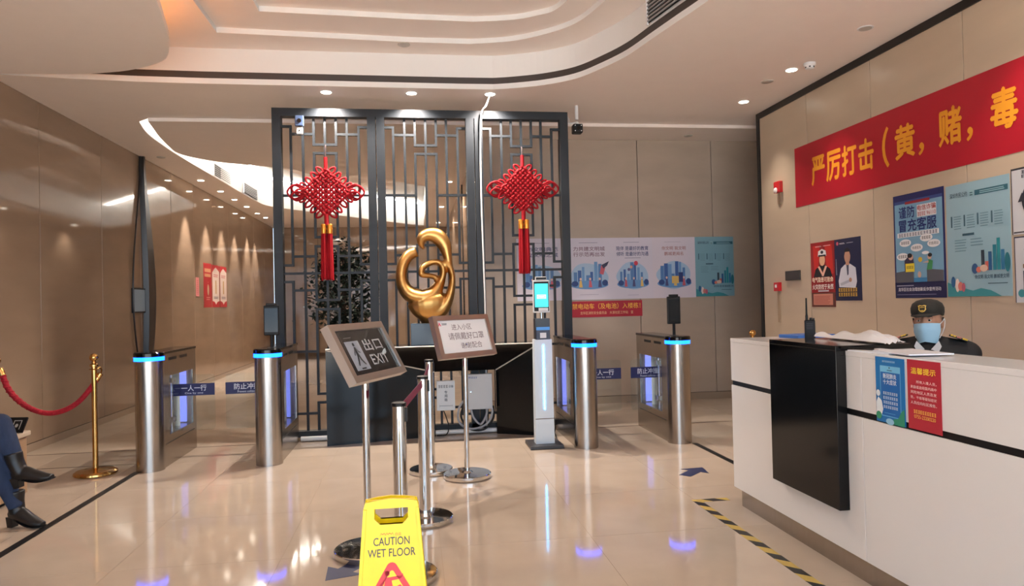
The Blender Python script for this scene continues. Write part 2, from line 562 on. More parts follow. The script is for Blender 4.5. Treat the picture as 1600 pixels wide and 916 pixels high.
st1 = [(-1.76, .5), (-1.76, 6.70), (0, 6.80)] + catmull([(.6, 6.8), (1.0, 6.69), (1.3, 6.48), (1.525, 6.207), (1.65, 5.78), (1.75, 5.2), (1.85, 4), (1.9, 2.5), (1.9, .5)], 5)
st2 = [(-1.3, 1.2), (-1.3, 6.31), (0, 6.37)] + catmull([(.6, 6.38), (.945, 6.306), (1.16, 6.19), (1.311, 6.036), (1.4, 5.6), (1.47, 4.5), (1.5, 3), (1.5, 1.2)], 5)
MB().fill([(-3.9, -1.2), (2.6, -1.2), (2.6, 7.3), (-3.9, 7.3)], [st1], 3.95).build('tray', M_CEIL, ceil)
MB().ribbon(st1+[st1[0]], 3.95, 4.0).build('tray_lip', M_CEILW, ceil)
MB().fill([(-1.9, .3), (2.0, .3), (2.0, 6.9), (-1.9, 6.9)], [st2], 4.0).build('tray', M_CEIL, ceil)
MB().ribbon(st2+[st2[0]], 4.0, 4.05).build('tray_lip', M_CEILW, ceil)
MB().fill(st2, [], 4.05).build('tray', M_CEIL, ceil)
slabA = [(-3.85, 6.78), (-3.2, 6.765)] + catmull([(-2.93, 6.74), (-2.5, 6.61), (-2.11, 6.33), (-1.93, 5.94), (-1.83, 5.54), (-1.73, 5.08), (-1.6, 4.3), (-1.5, 3), (-1.5, 1)], 5) + [(-1.8, -.5), (-2.5, -1.2), (-3.85, -1.2)]
MB().prism(slabA, 3.55, 3.62).build('lowered_slab', M_CEIL, ceil, label='rounded lower ceiling slab over the left side')
slabB = [(-2.98, 8.42), (5.25, 8.40), (5.25, YB+.1), (.95, YB+.1), (.95, 19.7), (.3, 19.7), (.3, 13.3), (.22, 12.85)] + catmull([(-.48, 12.13), (-1.3, 11.62), (-2.11, 11.14), (-2.72, 10.8), (-3.02, 10.5), (-3.2, 10.15), (-3.185, 9.75), (-3.12, 9.2), (-3.04, 8.75)], 4)
MB().prism(slabB, ZS, 3.64).build('lowered_slab', M_CEIL, ceil, label='lower ceiling slab behind the lattice screen')
MB().ribbon(left2+[(.3, 13)], ZC, 4.2).build('recess_fascia', M_CEILW, ceil)
rec_in = [(-2.6, 10.6), (-2.6, 14.6), (-2.3, 15.4), (-1.2, 16.7), (-.4, 17.2), (-.3, 12.6)]
MB().fill([(-3.9, 8.2), (1.1, 8.2), (1.1, 20.2), (-3.9, 20.2)], [rec_in], 4.2).build('tray', M_CEILW, ceil)
MB().ribbon(rec_in+[rec_in[0]], 4.2, 4.28).build('tray_lip', M_CEIL, ceil)
MB().fill(rec_in, [], 4.28).build('tray', M_CEIL, ceil)
MB().box(-4.1, 5.4, YF-.2, YE+.3, 4.45, 4.55).build('light_block_slab', M_CEILW, ceil)  # unseen slab added over all the ceilings to block light from above
# grilles on the recess fascias (each slat its own piece)
def grille(origin, xa, w, h, n, label):
    v = empty('ceiling_vent', label=label, cat='air vent', group='air vents in the ceiling recesses')
    v.matrix_world = frame_matrix(origin, xa, (0, 0, 1))
    MB().box(0, w, 0, h, 0, .006).build('backing', M_BLACK, v)
    MB().box(-.015, 0, -.015, h+.015, 0, .02).build('frame_bar', M_WPLAST, v)
    MB().box(w, w+.015, -.015, h+.015, 0, .02).build('frame_bar', M_WPLAST, v)
    for i in range(n):
        z = h*(i+.5)/n
        MB().box(0, w, z-h/n*.18, z+h/n*.18, .006, .018).build('slat', mat('slat_grey', (150, 150, 152), .5), v)
grille((2.02, 5.64, 3.735), (.08, -.40, 0), 1.0, .19, 6, 'slatted air vent in the curved fascia above the main hall')
grille((-3.27, 12.1, 3.63), (0, 1, 0), 1.0, .2, 6, 'slatted air vent in the bright ceiling recess, nearer of two')
grille((-3.225, 13.95, 3.63), (.03, 1, 0), 1.0, .2, 6, 'slatted air vent in the bright ceiling recess, farther of two')

# ---- cove light strips hidden on top of the slabs (real lamps of the room)
def led(name, pts, z, rgb, strength, label):
    m = mat('cove_'+name, rgb, .5, emit=strength)
    MB().sweep([(a, b, z) for a, b in pts], .012, n=6, sub=1).build('cove_light_strip', m, label=label, cat='light strip')
led('b1', [(-2.9, 8.8), (-3.05, 9.6), (-3.0, 10.1), (-2.7, 10.6), (-2.0, 11.02), (-.4, 12.02), (.25, 12.7)], 3.66, (255, 246, 232), 80, 'white cove light strip on the curved slab behind the lattice screen')
led('b2', [(-3.1, 9.2), (-3.2, 11), (-3.15, 13), (-3.1, 15), (-2.95, 15.7), (-2.5, 16.3), (-1.4, 17.55), (-.2, 18.95), (.2, 19.4)], 4.17, (255, 246, 232), 70, 'white cove light strip along the far edge of the bright recess')
led('a', [(-1.75, 1.2), (-1.72, 3), (-1.8, 4.3), (-1.93, 5.08), (-2.03, 5.5), (-2.15, 5.9), (-2.3, 6.2), (-2.6, 6.45)], 3.64, (255, 170, 90), 12, 'warm cove light strip on the rounded left ceiling slab')

# ---- ceiling fittings
def spot(loc, power, angle, blend=.6, rgb=(1, .86, .735), aim=None, r=.03):
    d = bpy.data.lights.new('downlight_lamp', 'SPOT')
    d.energy = power
    d.spot_size = math.radians(angle)
    d.spot_blend = blend
    d.shadow_soft_size = r
    d.color = rgb
    o = bpy.data.objects.new('downlight_lamp', d)
    COL.objects.link(o)
    if aim:
        v = Vector(aim)
        o.rotation_euler = v.to_track_quat('-Z', 'Y').to_euler()
    return o
M_LAMP = mat('lamp_face', (255, 244, 225), .5, emit=14)
M_OFF = mat('lamp_off', (190, 184, 176), .4)
def downlight(x, y, z, label, on=True, power=60, angle=75, aim=None, blend=.7):
    e = empty('downlight', (x, y, z), label=label, cat='downlight', group='recessed ceiling downlights')
    MB().lathe([(.062, -.004), (.064, 0)], 20).build('rim', M_WPLAST, e)
    MB().cyl((0, 0, -.0065), .05, .0015, 20).build('lens', M_LAMP if on else M_OFF, e)
    if on and power:
        s_ = spot(None, power, angle, aim=aim, blend=blend)
        s_.parent = e
        s_.location = (0, 0, -.03)
for x, y, lb in ((-.856, 7.47, 'lit downlight above the left knot on the lattice screen'), (.013, 7.45, 'lit downlight above the gold sculpture'), (.835, 7.43, 'lit downlight where the white cable leaves the ceiling')):
    downlight(x, y-.16, ZC, lb, power=185, angle=140, blend=.9)
for x, y, lb, on in ((3.733, 7.377, 'lit downlight by the black corner of the right wall', True), (3.69, 6.298, 'lit downlight left of the round smoke detector', True), (3.748, 5.259, 'unlit downlight nearest the camera along the right wall', False),
                     (3.75, 4.1, 'downlight above the red banner outside the picture', True)):
    downlight(x, y, ZC, lb, on=on, power=55, angle=80, blend=.9)
for i, (x, y) in enumerate(((-3.585, 12.5), (-3.57, 13.67), (-3.58, 14.72), (-3.58, 15.76), (-3.6, 16.9), (-3.58, 17.7))):
    downlight(x, y, ZC, ('%s lit downlight along the left corridor wall, counted from the camera' % ('first', 'second', 'third', 'fourth', 'fifth', 'sixth')[i]), power=210, angle=50, blend=.6)
for x, y, lb in ((.657, 12.37, 'nearest lit downlight seen through the middle screen panel'), (.644, 15.58, 'second lit downlight seen through the middle screen panel'), (.67, 18.67, 'farthest lit downlight seen through the middle screen panel')):
    downlight(x, y, ZS, lb, power=110, angle=110)
def disc_fitting(name, x, y, z, r, h, label, cat, m=M_WPLAST):
    MB().lathe([(r, 0), (r, -h*.5), (r*.8, -h), (r*.2, -h*1.05)], 24).build(name, m, smooth=40, loc=(x, y, z), label=label, cat=cat)
disc_fitting('speaker_disc', -.05, 6.86, 3.95, .06, .012, 'flat round ceiling speaker in the upper tray', 'ceiling speaker', M_OFF)
disc_fitting('ceiling_disc', 3.63, 6.655, ZC, .06, .012, 'small flat disc on the ceiling near the right wall', 'ceiling disc', M_OFF)
disc_fitting('ceiling_disc', 3.66, 8.81, ZS, .06, .012, 'flat ceiling disc before the poster wall', 'ceiling disc', M_OFF)
disc_fitting('ceiling_disc', -3.58, 10.6, ZC, .06, .012, 'unlit ceiling disc above the almond-shaped wall niche', 'ceiling disc', M_OFF)
sd = empty('smoke_detector', (3.766, 6.109, ZC), label='white smoke detector on the ceiling near the red banner', cat='smoke detector')
MB().lathe([(.055, 0), (.055, -.02), (.045, -.03)], 24).build('base', M_WPLAST, sd, smooth=40)
MB().lathe([(.042, -.03), (.04, -.05), (.02, -.056)], 24).build('sensor_head', M_WPLAST, sd, smooth=40)
for k in range(6):
    MB().box(.036, .043, -.008, .008, -.046, -.034).build('slot', M_BLACK, sd, rotz=k*PI/3)

# ================================================================== LATTICE SCREEN
YS = 7.5
scr = empty('lattice_screen', (0, YS, 0), label='dark lattice room divider with three panels', cat='screen')
def bar(x0, x1, z0, z1, nm, dep=.03):
    return MB().box(x0, x1, -dep, dep, z0, z1).build(nm, M_SCREEN, scr)
bar(-1.43, 1.71, 3.385, 3.47, 'top_rail', .05)
bar(-1.43, 1.71, .04, .1, 'bottom_rail', .05)
for a, b in ((-1.43, -1.34), (-.46, -.375), (-.365, -.28), (.585, .67), (.68, .765), (1.62, 1.71)):
    bar(a, b, 0, 3.385, 'post', .05)
ZM, VU = 1.743, 1.642/628
for a, b in ((-1.34, -.46), (-.28, .585), (.765, 1.62)):
    c, uu = (a+b)/2, (b-a)/2/173
    t = .0125
    V = lambda u, v0, v1: bar(c+u*uu-t, c+u*uu+t, ZM+min(v0, v1)*VU, ZM+max(v0, v1)*VU, 'lattice_bar', .014)
    H = lambda v, u0, u1: bar(c+min(u0, u1)*uu-t, c+max(u0, u1)*uu+t, ZM+v*VU-t, ZM+v*VU+t, 'lattice_bar', .0155)
    for u in (-89, 0, 89):
        V(u, -628, 628)
    V(-45, -108, 108), V(45, -108, 108)
    H(0, -172, 172)
    for s in (1, -1):
        for q in (1, -1):
            V(137*q, 590*s, 33*s)
            V(45*q, 628*s, 518*s)
            V(45*q, 483*s, 145*s)
            H(590*s, 172*q, 137*q), H(560*s, 137*q, 45*q), H(313*s, 172*q, 45*q), H(68*s, 137*q, 45*q), H(33*s, 172*q, 137*q)
        for v in (518, 483, 145, 108):
            H(v*s, -45, 45)
# white conduit lying on the floor along the screen foot
MB().sweep([(-1.19, YS-.08, .03), (0, YS-.08, .03), (1.46, YS-.08, .03)], .025, n=10, sub=1).build('conduit_pipe', M_WPLAST, smooth=60, label='white plastic conduit along the foot of the lattice screen', cat='pipe')
MB().sweep([(.835, 7.33, 3.59), (.8, 7.36, 3.5), (.745, 7.42, 3.36), (.735, 7.43, 2.6), (.745, 7.43, 1.8), (.75, 7.43, 1.3), (.74, 7.43, .3), (.74, 7.42, .07)], .009, n=8, sub=6).build('white_cable', M_WPLAST, smooth=60, label='white cable hanging from the ceiling down the screen mullion', cat='cable')

# ---- Chinese knots
def knot(cx, cz, label, hook_z):
    k = empty('chinese_knot', (cx, YS-.075, cz), label=label, cat='knot ornament', group='red knots on the lattice screen')
    R_, n, r = .245, 10, .0165
    q = R_/math.sqrt(2)
    d1, d2 = Vector((1, 0, 1)).normalized(), Vector((-1, 0, 1)).normalized()
    st = 2*q/(n-1)
    for dirn, (da, db) in enumerate(((d1, d2), (d2, d1))):
        for i in range(n):
            off = -q+st*i
            pts = [tuple(da*(-q+st*j)+db*off+Vector((0, (.011 if (i+j+dirn) % 2 else -.011), 0))) for j in range(n)]
            MB().sweep(pts, r, n=6, sub=2).build('woven_cord', M_RED, k, smooth=60)
    def loop(base, a, b, out, ln, rr=.011):
        p0, p1 = base+a, base+b
        m = (p0+p1)/2
        pts = [p0, p0+out*ln*.55+(p0-m)*.25, m+out*ln, p1+out*ln*.55+(p1-m)*.25, p1]
        MB().sweep([tuple(p) for p in pts], rr, n=7, sub=6).build('cord_loop', M_RED, k, smooth=60)
    for da, db in ((d1, d2), (d2, d1), (-d1, d2), (-d2, d1)):
        for i in (1, 3, 5, 7):
            o1, o2 = -q+st*i, -q+st*(i+1)
            loop(da*q+Vector((0, .004*(i % 3-1), 0)), db*o1, db*o2, da, .075 if da.z > 0 else .085)
    for s in (1, -1):
        e = Vector((s*R_*.9, 0, 0))
        for ln, wd, zc in ((.17, .07, .0), (.13, .045, .035), (.13, .045, -.04), (.09, .03, 0)):
            pts = [e+Vector((0, 0, zc+wd*.35)), e+Vector((s*ln*.6, -.008, zc+wd)), e+Vector((s*ln, 0, zc)), e+Vector((s*ln*.6, .008, zc-wd)), e+Vector((0, 0, zc-wd*.35))]
            MB().sweep([tuple(p) for p in pts], .0115, n=7, sub=6).build('cord_loop', M_RED, k, smooth=60)
    top = hook_z-cz
    MB().sweep([(0, 0, R_*.95), (0, 0, R_+.12)], .02, n=8, sub=1).build('cord_wrap', M_RED, k, smooth=60)
    MB().sweep([(0, 0, R_+.1), (0, .01, top-.03), (0, .03, top)], .008, n=6, sub=3).build('hanging_cord', mat('dark_cord', (40, 20, 22), .7), k)
    MB().sweep([(0, 0, -R_*.95), (0, 0, -R_-.1)], .024, n=8, sub=1).build('cord_wrap', M_RED, k, smooth=60)
    for s in (-1, 1):
        x = s*.031
        z1 = -R_-.09
        MB().lathe([(.024, 0), (.03, -.012), (.026, -.03), (.03, -.045), (.03, -.06), (.026, -.07), (.03, -.085), (.026, -.1)], 16, (x, 0, z1)).build('gold_bead', mat('bead_gold', (226, 150, 60), .3, metal=.8), k, smooth=40)
        mb = MB()
        for i in range(26):
            a, rr = 2.4*i, .0275*math.sqrt((i+.5)/26)
            px, py = rr*math.cos(a), rr*math.sin(a)
            mb.sweep([(x+px*.8, py*.8, z1-.098), (x+px, py, z1-.3), (x+px*1.15, py*1.15, z1-.56-.03*random.random())], .0065, n=5, sub=1)
        mb.build('tassel', M_RED, k, smooth=60, kind='stuff')
knot(-.89, 2.585, 'red woven knot with tassels on the left screen panel', 3.08)
knot(1.19, 2.62, 'red woven knot with tassels on the right screen panel', 3.08)

# ================================================================== FUNNEL CONSOLE, SCULPTURE
con = empty('console', (0, 0, 0), label='black glossy console with splayed wings before the lattice screen', cat='console')
def slab(quad, th, nm, m):
    """panel from a quad (front face) with thickness pushed along +Y."""
    mb = MB()
    vs = [tuple(p) for p in quad]+[(p[0], p[1]+th, p[2]) for p in quad]
    mb._t(vs, [(0, 1, 2, 3), (7, 6, 5, 4), (0, 4, 5, 1), (1, 5, 6, 2), (2, 6, 7, 3), (3, 7, 4, 0)])
    return mb.build(nm, m, con)
oL, oR, iL, iR = (-.89, 7.12), (1.27, 7.12), (.19, 7.35), (.84, 7.35)
slab([(oL[0], oL[1], 0), (iL[0], iL[1], 0), (iL[0], iL[1], .68), (oL[0], oL[1], .955)], .05, 'left_wing', M_BLACKG)
slab([(iR[0], iR[1], 0), (oR[0], oR[1], 0), (oR[0], oR[1], .955), (iR[0], iR[1], .68)], .05, 'right_wing', M_BLACKG)
slab([(iL[0], iL[1], .68), (iR[0], iR[1], .68), (oR[0], oR[1], .955), (oL[0], oL[1], .955)], .05, 'sloped_fascia', M_BLACKG)
MB().box(oL[0], oR[0], 7.115, 7.43, .955, .972).build('top', M_BLACKG, con)
M_EDGE = mat('pale_edge', (214, 206, 196), .3)
for a, b in (((oL[0], oL[1], .963), (oR[0], oR[1], .963)), ((oL[0], oL[1], .955), (iL[0], iL[1], .68)), ((oR[0], oR[1], .955), (iR[0], iR[1], .68))):
    MB().sweep([(a[0], a[1]-.004, a[2]), (b[0], b[1]-.004, b[2])], .007, n=4, sub=1).build('edge_strip', M_EDGE, con)
pz = empty('sculpture_plinth', (.13, 7.3, .972), label='dark blue-grey square plinth under the gold sculpture', cat='plinth')
MB().box(-.175, .175, -.13, .13, 0, .225, bev=.004).build('block', mat('plinth_slate', (62, 84, 104), .2), pz)
# sculpture: flowing ribbons joined into one skin
SX, SZ, SU, SY = .13, 1.197, .001665, 7.3
def sp(pts):
    return [(SX+(x-430)*SU, SY, SZ+(692-y)*SU) for x, y in pts]
mb = MB()
N = (0, 1, 0)
def S(pts, rad, dy=None):
    P = sp(pts)
    if dy:
        P = [(p[0], p[1]+d, p[2]) for p, d in zip(P, dy)]
    mb.sweep(P, [(a*SU, b*SU) for a, b in rad], n=18, sub=7, normal=N)
# bowl
S([(438, 704), (441, 670), (441, 640), (439, 600), (437, 565), (432, 538), (426, 515)], [(38, 36), (68, 56), (97, 74), (122, 88), (132, 92), (116, 84), (60, 60)])
# crescent left arm and floor of the C
S([(372, 244), (322, 268), (286, 325), (275, 400), (288, 462), (330, 512), (400, 530), (470, 505), (515, 440)],
  [(32, 30), (36, 44), (36, 56), (36, 66), (42, 76), (50, 86), (50, 86), (44, 72), (30, 54)])
# curl
S([(505, 455), (530, 400), (530, 345), (500, 312), (450, 318), (408, 345), (398, 388), (436, 396), (478, 404), (498, 430)],
  [(26, 52), (22, 54), (21, 52), (19, 48), (18, 44), (20, 38), (18, 32), (16, 32), (17, 36), (20, 40)], [0, 0, 0, 0, -.01, -.03, -.05, -.03, 0, 0])
# outer right lobe around the hollow
S([(528, 318), (570, 342), (590, 400), (584, 475), (562, 545), (525, 600), (480, 620)], [(30, 42), (24, 54), (20, 62), (24, 68), (34, 74), (48, 74), (64, 74)])
S([(528, 350), (532, 420), (512, 490), (494, 550), (486, 600)], [(20, 50), (17, 40), (18, 40), (28, 52), (44, 60)], [0, 0, -.01, -.02, 0])
# top hook
S([(572, 345), (562, 270), (545, 205), (505, 152), (450, 138), (408, 158), (402, 196), (418, 230)],
  [(24, 42), (30, 44), (44, 48), (50, 50), (42, 48), (34, 42), (22, 28), (6, 10)])
remeshed('gold_sculpture', mb, M_GOLD, None, .0085, 12, label='gold abstract sculpture of curling ribbons on the plinth', cat='sculpture')

# things hanging inside the console opening
nb = Sheet('notice_box', (.21, 7.395, .27), (1, 0, -.01), (0, 0, 1), .19, .31, mat('notice_white', (196, 206, 216), .4), thick=.05, label='small pale notice box inside the console opening', cat='notice box')
nb.marks(4, .08, .77, .63, .86, (58, 70, 92)), nb.text('设备', .65, .77, .92, .86, (58, 70, 92))
for i, c_ in enumerate('专用箱'):
    nb.text(c_, .42, .57-.13*i, .58, .67-.13*i, (58, 70, 92))
nb.rect(.14, .15, .86, .165, (90, 110, 130)), nb.rect(.14, .1, .15, .2, (90, 110, 130)), nb.rect(.85, .1, .86, .2, (90, 110, 130))
nb.done()
eb = Sheet('electric_box', (.54, 7.36, .28), (1, -.03, 0), (0, 0, 1), .25, .365, mat('cabinet_grey', (176, 184, 192), .4), thick=.09, label='grey metal electrical cabinet inside the console opening', cat='electrical box')
eb.marks(4, .1, .885, .38, .935, (40, 60, 140))
eb.poly([(.02, .9), (.06, .96), (.055, .925), (.085, .925), (.035, .86), (.045, .9)], (40, 60, 160))
eb.done()
MB().cyl((.025, .185, .09), .008, .012, 12).build('lock', M_CHROME, eb.o)
for nm, pts, r_, m_, lb in (('cable_coil', [(.62, 7.33, .3), (.52, 7.31, .38), (.44, 7.3, .3), (.43, 7.3, .17), (.5, 7.3, .09), (.62, 7.3, .075), (.74, 7.3, .13), (.79, 7.31, .24), (.77, 7.33, .3)], .012, mat('grey_cable', (150, 156, 166), .5), 'grey cable looping under the electrical cabinet'),
                            ('cable_coil', [(.56, 7.34, .3), (.59, 7.3, .19), (.66, 7.29, .12), (.72, 7.3, .2), (.74, 7.33, .3)], .012, mat('grey_cable', (150, 156, 166), .5), 'short grey cable loop close under the electrical cabinet'),
                            ('cable_coil', [(.5, 7.36, .33), (.46, 7.33, .2), (.55, 7.32, .07), (.7, 7.32, .06), (.8, 7.33, .17), (.8, 7.35, .3)], .011, M_BLACK, 'black cable looping under the electrical cabinet'),
                            ('cable_coil', [(.27, 7.4, .29), (.31, 7.37, .18), (.33, 7.35, .09), (.3, 7.33, .02), (.2, 7.32, .015)], .006, M_BLACK, 'thin black wire dropping from the notice box')):
    MB().sweep(pts, r_, n=8, sub=7).build(nm, m_, smooth=60, label=lb, cat='cable')

# ================================================================== PLANT behind the screen
plant = empty('potted_tree', (-.85, 8.75, 0), label='dark green potted tree behind the left screen panel', cat='plant')
MB().lathe([(.17, 0), (.2, .05), (.24, .42), (.25, .45), (.22, .45), (.2, .4)], 24).build('pot', mat('pot_grey', (90, 86, 84), .4), plant, smooth=40)
mb = MB().sweep([(0, 0, .4), (.02, .01, .9), (-.02, 0, 1.4), (.02, 0, 1.9)], [.04, .035, .03, .015], n=8, sub=4)
br = []
for i in range(16):
    a, z0 = 2.4*i, .9+.062*i
    ln = .4*(1-abs(i-7)/14)
    e = Vector((ln*math.cos(a), ln*math.sin(a)*.9, z0+.22))
    mb.sweep([(0, 0, z0), (e.x*.5, e.y*.5, z0+.14), tuple(e)], [.014, .01, .005], n=5, sub=3)
    br.append(e)
mb.build('trunk', mat('bark', (70, 56, 44), .8), plant, smooth=60)
mb = MB()
for e in br:
    for j in range(170):
        p = e*random.uniform(.55, 1.08)+Vector((random.gauss(0, .085), random.gauss(0, .085), random.gauss(0, .08)))
        p.z = e.z+random.gauss(0, .09)-.02
        d = Vector((random.gauss(0, 1), random.gauss(0, 1), random.gauss(-.3, .6))).normalized()
        s_ = d.cross(Vector((random.random()-.5, random.random()-.5, 1))).normalized()
        L_, W_ = random.uniform(.05, .1), random.uniform(.016, .026)
        mb._t([tuple(p), tuple(p+d*L_*.5+s_*W_), tuple(p+d*L_), tuple(p+d*L_*.5-s_*W_)], [(0, 1, 2, 3)])
mb.build('foliage', mat('dark_leaf', (26, 38, 28), .5, var=.3, scale=(12, 12, 12)), plant, kind='stuff', fixn=False)

# ================================================================== GATES
def gate(x, side, label, text, sub, leaf_x):
    """flap barrier; side +1: lane to the right, -1: lane to the left."""
    e = empty('turnstile_gate', (x, 6.35, 0), label=label, cat='turnstile', group='swing gates of the entrance lanes')
    r = .115
    MB().lathe([(r, 0), (r, .955)], 40, (0, r, 0)).build('front_post', M_STEEL, e, smooth=40)
    MB().lathe([(r+.006, .955), (r+.006, .99)], 40, (0, r, 0)).build('led_ring', M_BLUELED, e, smooth=40)
    MB().lathe([(r+.009, .99), (r+.009, 1.02), (r, 1.03)], 40, (0, r, 0)).build('cap', M_BLACKG, e, smooth=30)
    MB().box(-.1, .1, r, 1.07, .8, 1.0).build('head', M_STEEL, e)
    MB().box(-.105, .105, r, 1.075, 1.0, 1.024, bev=.004).build('lid', M_BLACKG, e)
    MB().box(-.1, .1, r, 1.07, 0, .27).build('plinth', M_STEEL, e)
    MB().box(-.1, .1, .97, 1.07, .27, .8).build('rear_post', M_STEEL, e)
    MB().box(-.1, .1, r, .3, .27, .8).build('front_jamb', M_STEEL, e)
    for s in (-1, 1):
        MB().box(s*.092-.003, s*.092+.003, .3, .97, .27, .8).build('window_pane', M_GLASS, e)
        for y0 in (.3, .6):
            MB().box(s*.1-.002, s*.1+.002, y0, y0+.2, .94, .965).build('vent_slot', M_BLACK, e)
        MB().box(s*.1-.002, s*.1+.002, .2, 1.0, .2, .205).build('panel_seam', M_BLACK, e)
    for y0 in (.305, .955):
        MB().box(-.04, .04, y0, y0+.01, .28, .79).build('led_strip', M_BLUEGLOW, e)
    rd = MB().cyl((0, .66, .27), .019, .53, 16).build('hinge_rod', M_CHROME, e, smooth=40)
    for z in (.33, .7):
        MB().box(-.03, .03, .62, .7, z, z+.05, bev=.004).build('clamp', M_CHROME, rd)
    MB().cyl((0, .8, .27), .03, .53, 16).build('motor_column', M_WPLAST, e, smooth=40)
    MB().box(-.02, .02, 1.07, 1.078, .99, 1.015).build('rear_led', M_BLUELED, e)
    a, b = leaf_x
    a, b = a-x, b-x
    lf = MB()
    c = .03
    out, inn = (b, a) if side > 0 else (a, b)
    sg = 1 if side > 0 else -1
    lf.prism([(inn, .24), (out-sg*c, .24), (out-sg*.008, .248), (out, .24+c), (out, .77-c), (out-sg*.008, .762), (out-sg*c, .77), (inn, .77)], .655, .665, 'y')
    lf = lf.build('glass_leaf', M_GLASS, e)
    sk = MB()
    x0, x1 = (a if side > 0 else a+.0), b
    sk.box(x0, x1, .650, .6535, .572, .686)
    sk.mi = 1
    w = x1-x0
    tb = MB()
    for t, u0, u1, z0, z1, bo in ((text, .2, .8, .615, .672, .015), (sub, .28, .72, .583, .605, .004)):
        vs, fs = glyphs(t, bo)
        sk._t([(x0+w*(u0+(u1-u0)*p), .6492-d, z0+(z1-z0)*q) for p, q, d in vs], fs)
    sk.build('lane_sticker', [mat('sticker_navy', (26, 32, 84), .45), mat('sticker_white', (220, 224, 232), .5)], lf, fixn=False)
    return e
gate(-2.31, 1, 'steel gate with blue light nearest the brass rope post', '一人一行', 'One by one', (-2.29, -1.915))
gate(-1.31, -1, 'steel gate with a black face terminal on top, left of the lattice screen', '防止冲撞', 'Prevent collision', (-1.815, -1.42))
gate(1.59, 1, 'steel gate with blue light beside the white temperature kiosk', '一人一行', 'One by one', (1.72, 2.11))
gate(2.52, -1, 'steel gate with a black face terminal on top, nearest the white counter', '防止冲撞', 'Prevent collision', (2.215, 2.58))
def terminal(x, label):
    e = empty('face_terminal', (x, 6.53, 1.024), label=label, cat='face scanner', group='face terminals on the gates')
    MB().lathe([(.045, 0), (.045, .008), (.014, .012), (.014, .14)], 16).build('stem', M_BLACK, e, smooth=30)
    MB().box(-.066, .066, -.018, .014, .12, .39, bev=.008).build('tablet', M_BLACK, e)
    MB().box(-.058, .058, -.0195, -.0182, .15, .365).build('display', M_BLACKG, e)
    MB().box(-.045, .045, -.022, .012, .385, .41, bev=.006).build('camera_bar', M_BLACK, e)
terminal(-1.285, 'black face terminal on the gate left of the screen')
terminal(2.515, 'black face terminal on the gate beside the counter')

# ================================================================== TEMPERATURE KIOSK
kx, ky = 1.21, 6.6
kk = empty('temperature_kiosk', (kx, ky, 0), label='white temperature-check kiosk with glowing screen and light line', cat='kiosk')
MB().box(-.16, .16, -.16, .18, 0, .035, bev=.006).build('base_plate', mat('base_dark', (58, 58, 62), .4), kk)
MB().prism([(-.09, .035), (.09, .035), (.085, 1.03), (-.085, 1.03)], -.06, .06, 'y').build('pillar', mat('kiosk_white', (214, 228, 240), .35), kk)
MB().box(-.091, .091, -.0615, -.0605, .27, .276).build('pillar_seam', M_JOINT, kk)
MB().box(-.008, .008, -.066, -.06, .36, .98, bev=.002).build('light_line', mat('kiosk_led', (90, 190, 255), .4, emit=5), kk)
hd = MB().prism([(-.07, 1.03), (.07, 1.03), (.07, 1.23), (-.07, 1.23)], -.05, .06, 'y')
hd.build('sanitizer_head', mat('kiosk_black', (26, 28, 36), .3), kk)
MB().box(-.068, .068, -.067, -.05, 1.03, 1.13, bev=.004).build('dispenser_front', mat('kiosk_navy', (24, 30, 58), .3), kk)
MB().box(-.065, .065, -.0685, -.0672, 1.12, 1.15).build('status_strip', mat('status_blue', (60, 120, 180), .4, emit=.4), kk)
MB().box(-.03, .03, -.0685, -.0672, 1.045, 1.095).build('card_pad', M_WPLAST, kk)
MB().cyl((0, 0, 1.23), .014, .06, 12).build('neck', M_CHROME, kk)
MB().box(-.082, .082, -.022, .012, 1.285, 1.6, bev=.01).build('tablet', M_WPLAST, kk)
MB().box(-.072, .072, -.0235, -.0225, 1.3, 1.585).build('bezel', M_BLACK, kk)
scn = MB().box(-.064, .064, -.0245, -.0237, 1.34, 1.565).build('screen', mat('screen_cyan', (40, 200, 205), .3, emit=1.3), kk, label='glowing cyan screen')
MB().sweep([(.035*math.cos(a), -.0255, 1.44+.014*math.sin(a)) for a in [2*PI*i/16 for i in range(16)]], .0016, n=4, sub=1, closed=True).build('screen_mark', mat('mark_dark', (30, 90, 110), .5), scn)
MB().box(-.045, .045, -.0252, -.0246, 1.42, 1.46).build('screen_band', mat('screen_pale', (170, 235, 225), .3, emit=1.2), scn)
MB().box(-.03, .062, -.0242, -.0236, 1.303, 1.332).build('paper_tag', M_WPLAST, kk)
MB().box(-.055, .055, -.024, .01, 1.6, 1.632, bev=.008).build('sensor_bar', M_WPLAST, kk)
MB().box(-.05, .05, -.0256, -.0242, 1.605, 1.627).build('sensor_window', M_BLACK, kk)
MB().sweep([(kx+.1, 6.62, .3), (kx+.13, 6.7, .15), (kx+.11, 6.75, .04), (kx+.18, 6.9, .012), (kx+.22, 7.2, .012)], .006, n=6, sub=6).build('power_cord', M_BLACK, smooth=60, label='thin black power cord behind the temperature kiosk', cat='cable')

